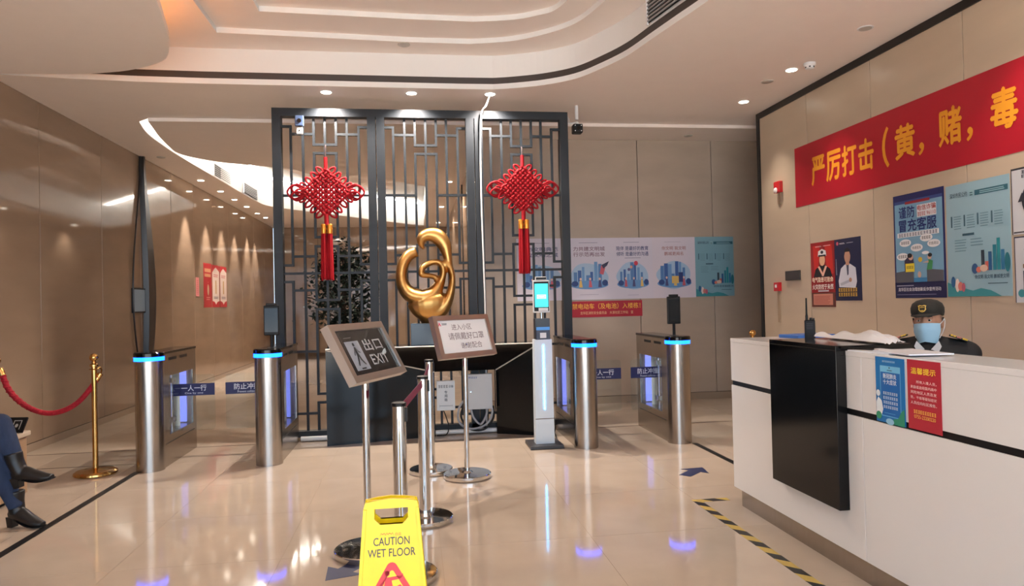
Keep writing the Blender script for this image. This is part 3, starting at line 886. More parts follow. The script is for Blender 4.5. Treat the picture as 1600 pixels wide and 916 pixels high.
# ================================================================== CAMERAS on the screen
cc = empty('wall_camera', (-1.145, 7.43, 3.24), label='small square camera clipped to the lattice bar at top left', cat='camera')
MB().box(-.045, .045, -.03, .01, .03, .14, bev=.008).build('housing', mat('cam_blue', (60, 78, 110), .3), cc)
MB().cyl((0, -.03, .085), .022, .006, 16, axis='y').build('lens', M_BLACKG, cc)
MB().box(-.03, .03, -.02, .02, -.05, .02, bev=.004).build('bracket', M_WPLAST, cc)
MB().cyl((0, -.02, -.015), .008, .004, 12, axis='y').build('screw', M_BLACK, cc)
cc = empty('ceiling_camera', (1.86, 7.65, ZC), label='black square camera on a white rod right of the lattice screen', cat='camera')
MB().cyl((0, 0, -.16), .02, .16, 16).build('rod', M_WPLAST, cc, smooth=40)
MB().ell((0, 0, -.2), .022, .022, .022).build('swivel', M_WPLAST, cc, smooth=60)
MB().box(-.055, .055, -.07, .04, -.32, -.22, bev=.012).build('housing', M_BLACK, cc)
for a, b in ((-.035, -.24), (.035, -.24), (-.035, -.3), (.035, -.3)):
    MB().cyl((a, -.07, b), .006, .003, 10, axis='y').build('led_dot', M_WPLAST, cc)
MB().cyl((0, -.072, -.27), .022, .004, 16, axis='y').build('lens', M_BLACKG, cc)
MB().sweep([(-.02, 0, -.19), (-.08, 0, -.2), (-.1, -.02, -.15), (-.13, -.03, -.12), (-.15, -.05, -.17), (-.11, -.05, -.22), (-.2, -.1, -.23)], .006, n=6, sub=6).build('cable', M_WPLAST, cc)

# ================================================================== BELT POSTS, ROPE POSTS, SIGN STANDS
def belt_post(x, y, h, r, label):
    e = empty('belt_post', (x, y, 0), label=label, cat='barrier post', group='chrome belt posts')
    MB().lathe([(.176, 0), (.178, .006), (.178, .032), (.173, .036), (.045, .041), (.038, .06)], 48).build('base', M_CHROME, e, smooth=30)
    MB().lathe([(r, .045), (r, h-.02)], 32).build('post', M_CHROME, e, smooth=40)
    MB().lathe([(r+.003, h-.02), (r+.003, h-.004), (r-.004, h)], 32).build('cap', M_BLACK, e, smooth=30)
    MB().box(r-.006, r+.008, -.018, .018, h-.1, h-.03, bev=.003).build('belt_slot', M_BLACK, e)
    return e
pA, pB, pC = (-.09, 3.6), (.04, 4.52), (.108, 5.82)
belt_post(*pA, .9, .035, 'shortest-looking chrome belt post right behind the yellow floor sign')
belt_post(*pB, .935, .035, 'chrome belt post in the middle of the three, holding the belt')
belt_post(*pC, .935, .035, 'farthest chrome belt post, next to the white notice stand')
M_BELT = mat('belt_maroon', (128, 24, 60), .6)
def belt(a, b, za, zb, label):
    d = (Vector((*b, 0))-Vector((*a, 0))).normalized()
    p, q = Vector((*a, za))+d*.036, Vector((*b, zb))-d*.036
    n = Vector((-d.y, d.x, 0))*.0012
    up = Vector((0, 0, .024))
    mb = MB()
    mb._t([tuple(v) for v in (p-up-n, q-up-n, q+up-n, p+up-n, p-up+n, q-up+n, q+up+n, p+up+n)],
          [(0, 1, 2, 3), (7, 6, 5, 4), (0, 4, 5, 1), (1, 5, 6, 2), (2, 6, 7, 3), (3, 7, 4, 0)])
    mb.build('retractable_belt', M_BELT, label=label, cat='belt')
belt(pA, pB, .855, .885, 'maroon belt between the nearest and the middle chrome post')
belt(pB, pC, .885, .885, 'maroon belt between the middle and the farthest chrome post')
def rope_post(x, y, label, m):
    e = empty('rope_post', (x, y, 0), label=label, cat='rope post', group='brass rope posts')
    MB().lathe([(.165, 0), (.17, .008), (.168, .022), (.15, .035), (.05, .045), (.03, .055)], 48).build('base', m, e, smooth=30)
    MB().lathe([(.022, .05), (.022, .92), (.034, .925), (.034, .94), (.02, .95), (.016, .97)], 24).build('post', m, e, smooth=30)
    MB().ell((0, 0, 1.0), .036, .036, .036, 20, 14).build('ball', m, e, smooth=80)
    MB().lathe([(.036, .895), (.04, .9), (.036, .905)], 24).build('rope_ring', m, e, smooth=60)
    return e
rope_post(-2.74, 6.42, 'brass rope post with a round ball top at the end of the red rope', M_GOLDC)
rope_post(3.62, 7.1, 'brass rope post whose ball top shows behind the counter', M_GOLDC)
rp = empty('velvet_rope', (0, 6.42, 0), label='sagging red braided rope hooked to the brass post', cat='rope')
rpts = [(-3.47, 0, .9), (-3.42, 0, .76), (-3.335, 0, .651), (-3.23, 0, .575), (-3.11, 0, .538), (-2.99, 0, .555), (-2.88, 0, .615), (-2.79, 0, .71), (-2.715, .02, .83)]
MB().sweep(rpts, .022, n=12, sub=6).build('rope', mat('velvet_red', (170, 24, 44), .8, var=.25, scale=(60, 60, 60), bump=.6, bscale=90), rp, smooth=60)
mb = MB()
sm = catmull(rpts, 26)
mb.sweep([(p[0]+.018*math.cos(i*.75), p[1]+.018*math.sin(i*.75), p[2]+.008*math.cos(i*.75)) for i, p in enumerate(sm)], .009, n=6, sub=1)
mb.build('braid', mat('velvet_red', (0, 0, 0)), rp, smooth=60)
for a, b in ((0, 1), (8, 7)):
    p, q = Vector(rpts[a]), Vector(rpts[b])
    d = (p-q).normalized()
    MB().sweep([tuple(p-d*.03), tuple(p+d*.035)], [.026, .022], n=12, sub=1).build('end_cap', M_GOLDC, rp, smooth=40)
    MB().sweep([tuple(p+d*.03), tuple(p+d*.06+Vector((0, -.02, .01))), tuple(p+d*.055+Vector((0, -.045, .04))), tuple(p+d*.03+Vector((0, -.05, .05)))], .006, n=6, sub=4).build('hook', M_GOLDC, rp, smooth=40)
rope_post(-3.5, 6.4, 'brass rope post at the left end of the red rope', M_GOLDC)

def sign_stand(px, py, c, psi, tau, label):
    e = empty('sign_stand', (px, py, 0), label=label, cat='sign stand', group='metal sign stands')
    MB().lathe([(.188, 0), (.19, .006), (.19, .034), (.185, .038), (.045, .043), (.026, .056)], 48).build('base', M_CHROME, e, smooth=30)
    MB().lathe([(.0205, .05), (.0205, c[2]-.06)], 24).build('pole', M_CHROME, e, smooth=40)
    xa = Vector((math.cos(psi), math.sin(psi), 0))
    ya = Vector((-math.sin(psi)*math.cos(tau), math.cos(psi)*math.cos(tau), math.sin(tau)))
    w, h, b, t = .618, .347, .04, .05
    mb = MB()
    for q in ((-w/2, w/2, -h/2, -h/2+b), (-w/2, w/2, h/2-b, h/2), (-w/2, -w/2+b, -h/2+b, h/2-b), (w/2-b, w/2, -h/2+b, h/2-b)):
        mb.box(q[0], q[1], q[2], q[3], -t, 0)
    mb.box(-w/2+.01, w/2-.01, -h/2+.01, h/2-.01, -t, -t+.02)
    bd = mb.build('sign_board', M_FRAME, e)
    bd.matrix_local = frame_matrix(Vector(c)-Vector((px, py, 0)), xa, ya)
    MB().cyl((0, -.02, -t-.05), .02, .05, 12).build('bracket', M_CHROME, bd)
    return e, bd, w-2*b, h-2*b
class Face(Sheet):
    """print directly on a sign board (parent local frame)."""
    def __init__(s, o, w, h, x, y, z):
        s.o, s.w, s.h, s.t, s.g, s.k = o, w, h, 0, [], 0
        s.off = (x, y, z)
    def done(s):
        Sheet.done(s, s.off)
e, bd, w, h = sign_stand(-.285, 4.0, (-.255, 4.0, 1.146), 1.15, 1.072, 'metal stand with a dark exit sign board')
MB().box(-w/2, w/2, -h/2, h/2, -.03, -.012).build('sign_panel', mat('sign_dark', (62, 52, 50), .12), bd)
MB().box(-w/2, w/2, -h/2, h/2, -.005, -.003).build('glass_cover', M_GLASS, bd)
f = Face(bd, w, h, -w/2, -h/2, -.0118)
GR = (206, 200, 202)
f.rect(.1, .1, .38, .76, (190, 186, 196))
MAN = (40, 34, 36)
f.disc(.255, .68, .022, .042, MAN)
f.poly([(.235, .62), (.27, .62), (.275, .45), (.225, .42)], MAN)
f.poly([(.235, .6), (.2, .5), (.185, .44), (.2, .43), (.222, .5)], MAN)
f.poly([(.27, .6), (.3, .52), (.325, .5), (.32, .475), (.285, .5)], MAN)
f.poly([(.225, .43), (.255, .43), (.225, .3), (.195, .2), (.175, .205), (.2, .31)], MAN)
f.poly([(.245, .44), (.275, .45), (.29, .33), (.33, .22), (.31, .2), (.262, .32)], MAN)
f.rect(.2, .12, .29, .15, MAN)
f.text('出口', .45, .5, .84, .77, GR, .02)
f.text('EXIT', .47, .17, .84, .4, GR, .012)
f.lines(.12, .83, .28, .87, 1, (120, 112, 112))
f.poly([(.74, .33), (.79, .37), (.86, .4), (.88, .5), (.83, .48), (.77, .42)], (238, 240, 244), 'paper_scrap')
f.done()
e, bd, w, h = sign_stand(.39, 5.58, (.402, 5.58, 1.135), .702, 1.265, 'metal stand with a white three-line notice')
MB().box(-w/2, w/2, -h/2, h/2, -.03, -.012).build('sign_panel', mat('paper_white', (240, 240, 242), .4), bd)
f = Face(bd, w, h, -w/2, -h/2, -.0116)
INK = (128, 114, 120)
f.text('进入小区', .27, .7, .68, .88, INK, 0)
f.text('请佩戴好口罩', .17, .4, .9, .62, INK, 0)
f.text('谢谢配合', .38, .12, .82, .31, INK, 0)
f.poly([(.02, .84), (.045, .97), (.075, .84), (.058, .84), (.045, .9), (.035, .84)], (226, 50, 90), 'logo')
f.lines(.09, .87, .19, .94, 2, (60, 60, 70))
f.done()

# ================================================================== WET FLOOR SIGN
wf = empty('wet_floor_sign', (-.103, 2.68, 0), label='yellow folding wet floor sign in front of the belt posts', cat='floor sign', rotz=.0)
M_YEL = mat('yellow_plastic', (244, 214, 18), .35, var=.02)
H_, tl = .665, .17
def leaf(sgn, nm):
    w0, w1 = .15, .1
    mb = MB()
    def P(x, z, d):
        return (x, sgn*(-.015-(H_-z)*tl)+(-d if sgn > 0 else d), z)
    def quad(pts, d0=0, d1=.014):
        vs = [P(x, z, d0) for x, z in pts]+[P(x, z, d1) for x, z in pts]
        n = len(pts)
        mb._t(vs, [tuple(range(n)), tuple(range(2*n-1, n-1, -1))]+[(i, n+i, n+(i+1) % n, (i+1) % n) for i in range(n)])
    W = lambda z: w1+(w0-w1)*(H_-z)/H_
    zt, zb = H_-.028, H_-.064
    hx = .062
    quad([(-W(0), 0), (-.05, 0), (-.04, .05), (.04, .05), (.05, 0), (W(0), 0), (W(zb-.02), zb-.02), (-W(zb-.02), zb-.02)])
    quad([(-W(zb-.02), zb-.02), (-hx+.02, zb-.02), (-hx, zb), (-hx, zt), (-W(zt), zt)])
    quad([(W(zb-.02), zb-.02), (W(zt), zt), (hx, zt), (hx, zb), (hx-.02, zb-.02)])
    quad([(-hx+.02, zb-.02), (hx-.02, zb-.02), (hx-.018, zb-.021), (-hx+.018, zb-.021)])
    quad([(-W(zt), zt), (W(zt), zt), (W(H_)-.004, H_-.006), (.05, H_+.002), (0, H_+.006), (-.05, H_+.002), (-W(H_)+.004, H_-.006)])
    for s in (-1, 1):                      # raised rims
        quad([(s*W(.02), .02), (s*(W(.02)-.012), .02), (s*(W(zt)-.012), zt), (s*W(zt), zt)], .012, .02)
    return mb.build(nm, M_YEL, wf)
fl = leaf(1, 'front_leaf')
leaf(-1, 'rear_leaf')
for s in (-1, 1):
    MB().sweep([(s*.09, 0, H_-.014), (s*.03, 0, H_-.014)], .012, n=12, sub=1).build('hinge_pin', M_YEL, wf, smooth=40)
# print on the sloped front face
def fprint(nm, rgb, items):
    mb = MB()
    for it in items:
        if it[0] == 't':
            _, s_, x0, z0, x1, z1, bo = it
            vs, fs = glyphs(s_, bo)
            pts = [(x0+(x1-x0)*a, z0+(z1-z0)*b, d) for a, b, d in vs]
        else:
            pts, fs = [(a, b, 0) for a, b in it[1]], [tuple(range(len(it[1])))]
        mb._t([(x, -.0305-(H_-z)*tl-d, z) for x, z, d in pts], fs)
    mb.build(nm, mat('print_%d_%d_%d' % rgb, rgb, .5), fl, fixn=False)
fprint('lettering', (66, 68, 72), [('t', 'CAUTION', -.066, H_-.157, .066, H_-.129, .006)])
fprint('lettering', (66, 68, 72), [('t', 'WET FLOOR', -.087, H_-.197, .087, H_-.169, .006)])
fprint('brand_script', (214, 70, 50), [('p', [(-.042+.05*k/12, H_-.125+.010*abs(math.sin(k*1.3))), (-.042+.05*(k+1)/12, H_-.125+.010*abs(math.sin((k+1)*1.3))), (-.042+.05*(k+1)/12, H_-.1225+.010*abs(math.sin((k+1)*1.3))), (-.042+.05*k/12, H_-.1225+.010*abs(math.sin(k*1.3)))]) for k in range(12)])
fprint('brand_script', (214, 70, 50), [('t', '白云', .014, H_-.125, .036, H_-.114, 0)])
def rtri(cx, zt_, zb_, hw, rr, n=5):
    out = []
    for (x, z), a0 in (((cx, zt_-rr*1.6), 30), ((cx-hw+rr*1.6, zb_+rr), 150), ((cx+hw-rr*1.6, zb_+rr), 270)):
        for i in range(n+1):
            a = math.radians(a0+120*i/n)
            out.append((x+rr*math.cos(a), z+rr*math.sin(a)))
    return out
TZ = H_-.205
o_, i_ = rtri(0, TZ, TZ-.185, .115, .02), rtri(0, TZ-.035, TZ-.165, .08, .008)
n_ = len(o_)
RDS = (226, 66, 72)
fprint('warning_triangle', RDS, [('p', [o_[k], o_[(k+1) % n_], i_[(k+1) % n_], i_[k]]) for k in range(n_)])
D_ = TZ-.385
fprint('figure_head', RDS, [('p', [(-.018+.0095*math.cos(a), D_+.335+.0095*math.sin(a)) for a in [2*PI*k/14 for k in range(14)]])])
for nm_, pts_ in (('figure_body', [(-.024, .322), (-.004, .322), (.004, .28), (-.012, .268), (-.03, .29)]), ('figure_arm', [(-.024, .322), (-.05, .29), (-.058, .272), (-.05, .268), (-.03, .3)]),
                  ('figure_arm', [(-.006, .322), (.03, .326), (.04, .333), (.04, .324), (.028, .314), (-.004, .31)]), ('figure_leg', [(-.01, .272), (.004, .285), (.03, .295), (.05, .272), (.042, .268), (.026, .28), (.006, .262)]),
                  ('figure_leg', [(-.02, .28), (-.005, .27), (-.012, .24), (-.03, .222), (-.04, .228), (-.026, .246)])):
    fprint(nm_, RDS, [('p', [(a, b+D_) for a, b in pts_])])

# ================================================================== FLOOR STICKERS, TAPE
M_ARROW = mat('arrow_navy', (30, 42, 84), .4)
def arrow(cx, cy, rot, label, s=1.0):
    pts = [(-.16, .05), (.02, .05), (.02, .12), (.17, 0), (.02, -.12), (.02, -.05), (-.16, -.05)]
    MB().prism([(x*s, y*s) for x, y in pts], .0, .0015).build('floor_arrow_sticker', M_ARROW, loc=(cx, cy, 0), rotz=rot, label=label, cat='floor sticker', group='blue floor arrows')
arrow(2.19, 5.34, .75, 'blue arrow sticker on the floor near the end of the counter')
arrow(-.38, 3.79, -2.2, 'blue arrow sticker on the floor behind the yellow sign')
M_TAPE = stripe_mat('hazard_tape', (34, 32, 30), (190, 164, 84), .14, (.7071, .7071, 0))
tp = MB().box(1.865, 1.925, 1.0, 4.6, 0, .0012)
tp.box(1.925, 2.12, 4.54, 4.6, 0, .0012)
tp.build('hazard_tape', M_TAPE, label='black and yellow hazard tape on the floor around the counter', cat='floor tape')

# ================================================================== COUNTER
ct = empty('reception_counter', (2.1, 3.0, 0), label='white reception counter with a black band and steel kick plate', cat='counter')
def cb(x0, x1, y0, y1, z0, z1, nm, m, bev=0):
    return MB().box(x0-2.1, x1-2.1, y0-3, y1-3, z0, z1, bev).build(nm, m, ct)
yn, yf, ym, ys = .6, 4.43, 3.05, 3.15
cb(2.14, 2.7, yn, yf-.03, 0, .13, 'kick_plate', M_STEEL)
for a, b in ((yn, ym-.0015), (ym+.0015, yf)):
    cb(2.1, 2.14, a, b, .125, .808, 'front_panel', M_WHITE, .002)
    cb(2.1, 2.14, a, b, .838, 1.095, 'front_panel', M_WHITE, .002)
cb(2.108, 2.14, yn, yf-.004, .808, .838, 'black_band', M_BLACK)
cb(2.098, 2.4, yn, ys, 1.095, 1.12, 'ledge', M_WHITE, .003)
cb(2.098, 2.46, ys, 3.85, 1.095, 1.12, 'ledge', M_WHITE, .003)
cb(2.098, 2.75, 3.85, yf, 1.095, 1.12, 'end_top', M_WHITE, .003)
cb(2.14, 2.75, yf-.03, yf, .125, 1.095, 'end_panel', M_WHITE)
cb(2.14, 2.75, 3.85, 3.88, .13, 1.095, 'inner_panel', M_WHITE)
cb(2.4, 2.43, ys, 3.85, .13, 1.095, 'back_panel', M_WHITE)
cb(2.38, 2.4, yn, ys, .76, 1.095, 'back_panel', M_WHITE)
cb(2.14, 2.95, yn, ys, .735, .76, 'desk_top', M_WHITE)
cb(2.14, 2.93, yn, yn+.03, .125, .735, 'end_panel', M_WHITE)
cb(2.045, 2.1, 3.165, 3.81, .335, 1.12, 'black_panel', M_BLACKG, .002)
cb(2.045, 2.46, 3.165, 3.81, 1.12, 1.145, 'black_top', M_BLACKG, .002)
# posters on the counter front
XA, ZA = (0, -1, 0), (0, 0, 1)
p = Sheet('blue_leaflet', (2.098, 2.94, .815), XA, ZA, .19, .295, mat('leaf_blue', (18, 116, 190), .4), .002, label='blue health leaflet on the counter front', cat='leaflet')
p.marks(8, .25, .925, .7, .95, (190, 220, 240))
p.rect(.17, .1, .87, .87, (120, 196, 236)), p.rect(.185, .11, .855, .775, (20, 104, 184)), p.disc(.5, .845, .02, .012, (40, 60, 80)), p.lines(.42, .8, .62, .825, 1, (60, 90, 120))
p.text('新冠肺炎', .28, .68, .74, .755, (236, 244, 250)), p.text('十大症状', .28, .59, .74, .665, (236, 244, 250))
[p.marks(7, .27, .225+.07*k, .78, .265+.07*k, (210, 230, 244)) for k in range(4)]
p.lines(.3, .15, .72, .165, 1, (90, 170, 220))
p.disc(.1, .44, .07, .05, (230, 240, 246)), p.poly([(.03, .1), (.03, .3), (.1, .38), (.22, .33), (.27, .2), (.2, .1)], (224, 236, 244)), p.disc(.11, .1, .1, .06, (54, 150, 110)), p.poly([(.62, .0), (.62, .08), (.78, .1), (.9, .22), (1, .26), (1, 0)], (40, 140, 112)), p.disc(.5, .03, .14, .05, (150, 205, 235))
p.done()
p = Sheet('red_leaflet', (2.098, 2.732, .818), XA, ZA, .192, .295, mat('leaf_red', (184, 40, 58), .45), .002, label='red reminder leaflet beside the blue one on the counter front', cat='leaflet')
p.text('温馨提示', .12, .8, .86, .89, (246, 214, 60), .012)
for i, s_ in enumerate(('所有入境人员，', '来自或途经国内高中', '风险地区人员及发', '热，干咳等疑似症状', '人员应向社区报告。')):
    p.text(s_, .28 if i == 0 else .1, .665-.075*i, .88, .71-.075*i, (244, 226, 226), 0)
p.marks(10, .18, .235, .86, .285, (246, 196, 90)), p.text('0755-23200220', .2, .165, .84, .215, (246, 196, 90), 0)
p.done()
# things on the counter
MB().box(-.14, .14, -.1, .1, 0, .022, bev=.004).build('blue_folder', mat('folder_blue', (52, 108, 190), .4), loc=(2.545, 4.25, 1.12), rotz=.1, label='blue folder lying on the end of the counter', cat='folder')
wt = empty('walkie_talkie', (2.40, 3.97, 1.12), label='black walkie-talkie standing on the counter', cat='radio', rotz=-.6)
MB().box(-.03, .03, -.018, .018, 0, .125, bev=.006).build('body', M_BLACK, wt)
MB().lathe([(.008, .12), (.008, .15), (.006, .16), (.0045, .26)], 12, (-.017, 0, 0)).build('antenna', M_BLACK, wt, smooth=40)
MB().cyl((.006, 0, .123), .008, .016, 12).build('knob', M_BLACK, wt)
MB().cyl((.022, 0, .123), .006, .013, 12).build('knob', M_BLACK, wt)
for i in range(4):
    MB().box(-.018, .018, -.0195, -.0175, .07+.01*i, .074+.01*i).build('speaker_slot', mat('slot_grey', (50, 50, 54), .5), wt)
mb = MB()
nx, ny = 26, 12
vs = []
for i in range(nx):
    for j in range(ny):
        u, v = i/(nx-1), j/(ny-1)
        x = 2.40-.05*u
        y = 3.83-.69*u
        z = 1.152+(.02+.045*u**1.5)*math.sin(PI*v)**.6*(1-u**9)+.008*math.sin(17*u+5*v)*math.sin(PI*v)+.006*math.sin(31*u*v+3)
        vs.append((x+(v-.5)*.12, y+.01*math.sin(9*v), z))
mb._t(vs, [(i*ny+j, (i+1)*ny+j, (i+1)*ny+j+1, i*ny+j+1) for i in range(nx-1) for j in range(ny-1)])
mb.build('plastic_bag', mat('bag_white', (232, 234, 238), .3), smooth=60, label='crumpled white plastic bag on the counter top', cat='bag')
for k, (cx, cy, rz, w_, l_) in enumerate(((2.2, 3.02, .12, .19, .26), (2.22, 2.86, -.1, .2, .28))):
    MB().box(-w_/2, w_/2, -l_/2, l_/2, 0, .006).build('paper_sheet', mat('paper_bluish', (226, 232, 242), .5), loc=(cx, cy, 1.1205+.0062*k), rotz=rz, label=('paper pad under the black pen on the counter', 'loose paper pad nearest the guard on the counter ledge')[k], cat='paper')
pn = empty('pen', (2.13, 3.07, 1.1315), label='black pen lying on the papers', cat='pen', rotz=-1.0)
MB().sweep([(-.07, 0, .002), (.05, 0, .002)], .0048, n=10, sub=1).build('barrel', M_BLACK, pn, smooth=40)
MB().sweep([(.05, 0, .002), (.068, 0, .002)], [.0046, .001], n=10, sub=1).build('tip', M_CHROME, pn, smooth=40)

# ================================================================== POSTERS: back wall
def bposter(x0, x1, z0, z1, rgb, label, nm='poster', dz=0):
    return Sheet(nm, (x0, YB-.0065-dz, z0), (1, 0, 0), (0, 0, 1), x1-x0, z1-z0, mat('sheet_%d_%d_%d' % rgb, rgb, .4), .003, label=label, cat='poster', group='posters on the back wall')
NAVY, BL, SKY, YW, PK = (44, 56, 116), (84, 130, 186), (168, 196, 222), (226, 190, 110), (206, 96, 110)
def city(p, u0=.1, u1=.9, v0=.18, v1=.62, seed=1):
    r = random.Random(seed)
    p.poly([((u0+u1)/2+(u1-u0)/2*math.cos(a)*(1+.06*math.sin(3*a+seed)), v0+(v1-v0)*.45+(v1-v0)*.48*math.sin(a)*(1+.1*math.sin(2*a+seed))) for a in [2*PI*i/28 for i in range(28)]], SKY)
    for i in range(7):
        u = u0+.08+(u1-u0-.2)*i/7
        hgt = r.uniform(.35, .85)*(v1-v0)
        p.rect(u, v0+.06, u+r.uniform(.05, .09), v0+.06+hgt, (BL, (60, 100, 166), (110, 156, 206))[i % 3])
    p.poly([((u0+u1)/2+(u1-u0)*.5*math.cos(a), v0+.06+.07*math.sin(a)) for a in [2*PI*i/24 for i in range(24)]], (104, 152, 204))
    for i in range(3):
        u = u0+.22+.2*i
        c = (YW, PK, (70, 70, 120))[(i+seed) % 3]
        p.poly([(u-.035, v0+.02), (u+.04, v0+.02), (u+.02, v0+.13), (u-.02, v0+.13)], c)
        p.disc(u, v0+.155, .022, .02, (236, 196, 176))
    p.disc(u0+.1, v0+.08, .07, .045, (40, 70, 130)), p.disc(u1-.07, v0+.09, .06, .05, (40, 70, 130))
WHT = (214, 208, 222)
Zp0, Zp1 = 1.40, 2.23
P4 = [(1.35, 2.0), (2.0, 2.66), (2.66, 3.22), (3.22, 3.83)]
p = bposter(*P4[0], Zp0, Zp1, WHT, 'pale city poster behind the right screen panel')
p.text('市文明典范', .22, .79, .86, .86, NAVY), p.text('立文明之城', .22, .7, .86, .77, NAVY), p.lines(.3, .92, .7, .935, 1, (130, 130, 160)), city(p, seed=2), p.done()
p = bposter(*P4[1], Zp0, Zp1, WHT, 'pale poster with a pink figure and city, just right of the screen post')
p.text('力共建文明城', .18, .79, .84, .86, (120, 84, 110)), p.text('行示范再出发', .18, .7, .84, .77, (120, 84, 110)), p.lines(.3, .92, .7, .935, 1, (130, 130, 160)), city(p, seed=3)
p.poly([(.72, .42), (.8, .4), (.84, .52), (.76, .56)], PK), p.poly([(.76, .56), (.92, .62), (.88, .55), (.8, .5)], (50, 50, 80)), p.lines(.3, .08, .7, .09, 1, (150, 140, 170)), p.done()
p = bposter(*P4[2], Zp0, Zp1, WHT, 'pale poster with a red balloon and dancing figures')
p.text('陪伴 是最好的教育', .1, .79, .9, .86, NAVY), p.text('倾听 是最好的沟通', .1, .7, .9, .77, NAVY), p.lines(.28, .92, .72, .935, 1, (130, 130, 160)), p.lines(.3, .665, .74, .68, 1, (90, 90, 130)), city(p, seed=4)
p.disc(.58, .58, .05, .038, (206, 60, 84)), p.disc(.46, .52, .03, .024, (222, 160, 140)), p.disc(.4, .48, .035, .026, (90, 90, 140)), p.lines(.36, .06, .66, .07, 1, (140, 140, 170)), p.done()
p = bposter(*P4[3], Zp0, Zp1, (216, 208, 220), 'pale poster with people beside a yellow table and city')
p.text('你文明 我文明', .22, .79, .78, .85, (168, 110, 112)), p.text('鹏城更闻名', .28, .7, .72, .76, (168, 110, 112)), p.lines(.28, .92, .72, .93, 1, (160, 150, 170)), city(p, seed=5)
p.rect(.44, .24, .6, .36, YW), p.rect(.6, .26, .7, .42, (44, 60, 120)), p.done()
TEAL = (126, 168, 182)
def convention(p):
    """teal citizens' convention poster."""
    D = (58, 92, 108)
    p.text('深圳市民公约', .07, .88, .36, .925, (40, 62, 84)), p.rect(.48, .875, .98, .92, (44, 96, 112)), p.lines(.56, .885, .94, .915, 2, (150, 190, 200)), p.rect(.4, .875, .46, .925, (150, 190, 196)), p.lines(.405, .88, .455, .92, 2, D)
    for i in range(4):
        u = .08+.215*i
        p.rect(u, .62, u+.025, .72, (70, 106, 122)), p.lines(u+.05, .6, u+.18, .73, 6, (112, 148, 162), .35)
    p.rect(.27, .535, .46, .555, D)
    p.lines(.14, .4, .34, .52, 5, (112, 148, 162), .35), p.lines(.4, .44, .6, .52, 3, (112, 148, 162), .35)
    for u, v, c in ((.56, .44, (48, 60, 72)), (.67, .42, (40, 92, 140)), (.74, .48, (38, 128, 146)), (.8, .54, (42, 140, 150)), (.86, .43, (50, 118, 160)), (.62, .33, (196, 96, 84))):
        p.rect(u, .22, u+.05, v*.9, c)
    p.disc(.95, .28, .04, .08, (40, 116, 130)), p.disc(.46, .24, .05, .045, (44, 84, 130)), p.disc(.52, .23, .04, .025, (214, 120, 100)), p.disc(.6, .24, .06, .03, (222, 190, 170))
    p.poly([(0, 0), (0, .13), (.08, .11), (.16, .06), (.3, .07), (.42, .05), (.55, .07), (.7, .05), (.86, 0)], (60, 142, 150))
    p.disc(.1, .13, .035, .05, (40, 92, 140)), p.disc(.17, .1, .035, .06, (226, 206, 196)), p.disc(.22, .09, .04, .04, (206, 120, 110)), p.disc(.27, .08, .03, .04, (180, 90, 110))
    p.text('你文明 我文明 鹏城更文明', .46, .15, .97, .185, (36, 66, 92)), p.lines(.66, .105, .96, .12, 1, D)
p = bposter(3.83, 4.39, Zp0+.01, Zp1, TEAL, 'teal citizens convention poster at the right end of the back wall row')
convention(p), p.done()
p = Sheet('red_notice_banner', (1.98, YB-.0065, 1.165), (1, 0, 0), (0, 0, 1), 1.08, .215, mat('banner_red', (176, 28, 50), .5), .003, label='red notice strip below the pale posters on the back wall', cat='banner')
p.text('严禁电动车（及电池）入楼栋！', .03, .5, .975, .86, (244, 190, 74), .008), p.text('龙华区消防安全委员会　大浪社区工作站　宣', .2, .17, .88, .36, (240, 196, 150), 0)
p.done()

# ================================================================== POSTERS: right wall
def rp_(nm, y0, y1, z0, z1, rgb, label, cat='poster', dx=0, group='posters on the right wall'):
    return Sheet(nm, (XR-.0005-dx, y0, z0), XA, ZA, y0-y1, z1-z0, mat('sheet_%d_%d_%d' % rgb, rgb, .4), .003, label=label, cat=cat, group=group)
p = rp_('red_banner', 7.08, 2.2, 2.355, 3.0, (178, 16, 40), 'long red banner with yellow characters high on the right wall', 'banner', group=None)
YC = (238, 160, 38)
W_ = 7.08-2.2
def ban(s_, ya, yb, z0=.3, z1=.72):
    p.text(s_, (7.08-ya)/W_, z0, (7.08-yb)/W_, z1, YC, .028)
for (s_, pa, pb, z0, z1) in (('严', 1267, 1287, .29, .73), ('厉', 1290, 1312, .29, .73), ('打', 1315, 1337, .29, .73), ('击', 1341, 1364, .29, .73), ('（', 1379, 1388, .25, .78), ('黄', 1399, 1429, .3, .73), ('，', 1436, 1443, .28, .42), ('赌', 1468, 1503, .3, .74), ('，', 1512, 1520, .28, .42), ('毒', 1550, 1592, .3, .74)):
    def yy(px):
        d = (px-800)*_r-(200-458)*_u+F_PX*_w
        return d.y/d.x*XR
    ban(s_, yy(pa), yy(pb), z0, z1)
p.done()
p = rp_('poster', 5.53, 4.945, 1.353, 2.236, (34, 40, 98), 'blue anti-fraud poster with cartoon figures above the guard')
p.rect(.03, .13, .97, .94, (122, 168, 198)), p.rect(.03, .91, .97, .94, (60, 80, 140)), p.rect(.25, .9, .74, .925, (150, 40, 52)), p.rect(0, 0, 1, .15, (28, 32, 76))
p.text('谨防', .12, .77, .44, .88, (30, 44, 110), .02), p.rect(.49, .76, .86, .875, (226, 226, 232)), p.text('电信诈骗', .5, .82, .85, .87, (166, 30, 40), .012), p.marks(4, .5, .77, .66, .805, (166, 30, 40)), p.text('96110', .68, .77, .85, .805, (166, 30, 40), 0)
p.text('冒充客服', .12, .64, .86, .755, (30, 44, 110), .02), p.rect(.08, .585, .9, .63, (230, 232, 236)), p.marks(14, .1, .592, .88, .622, (40, 50, 90))
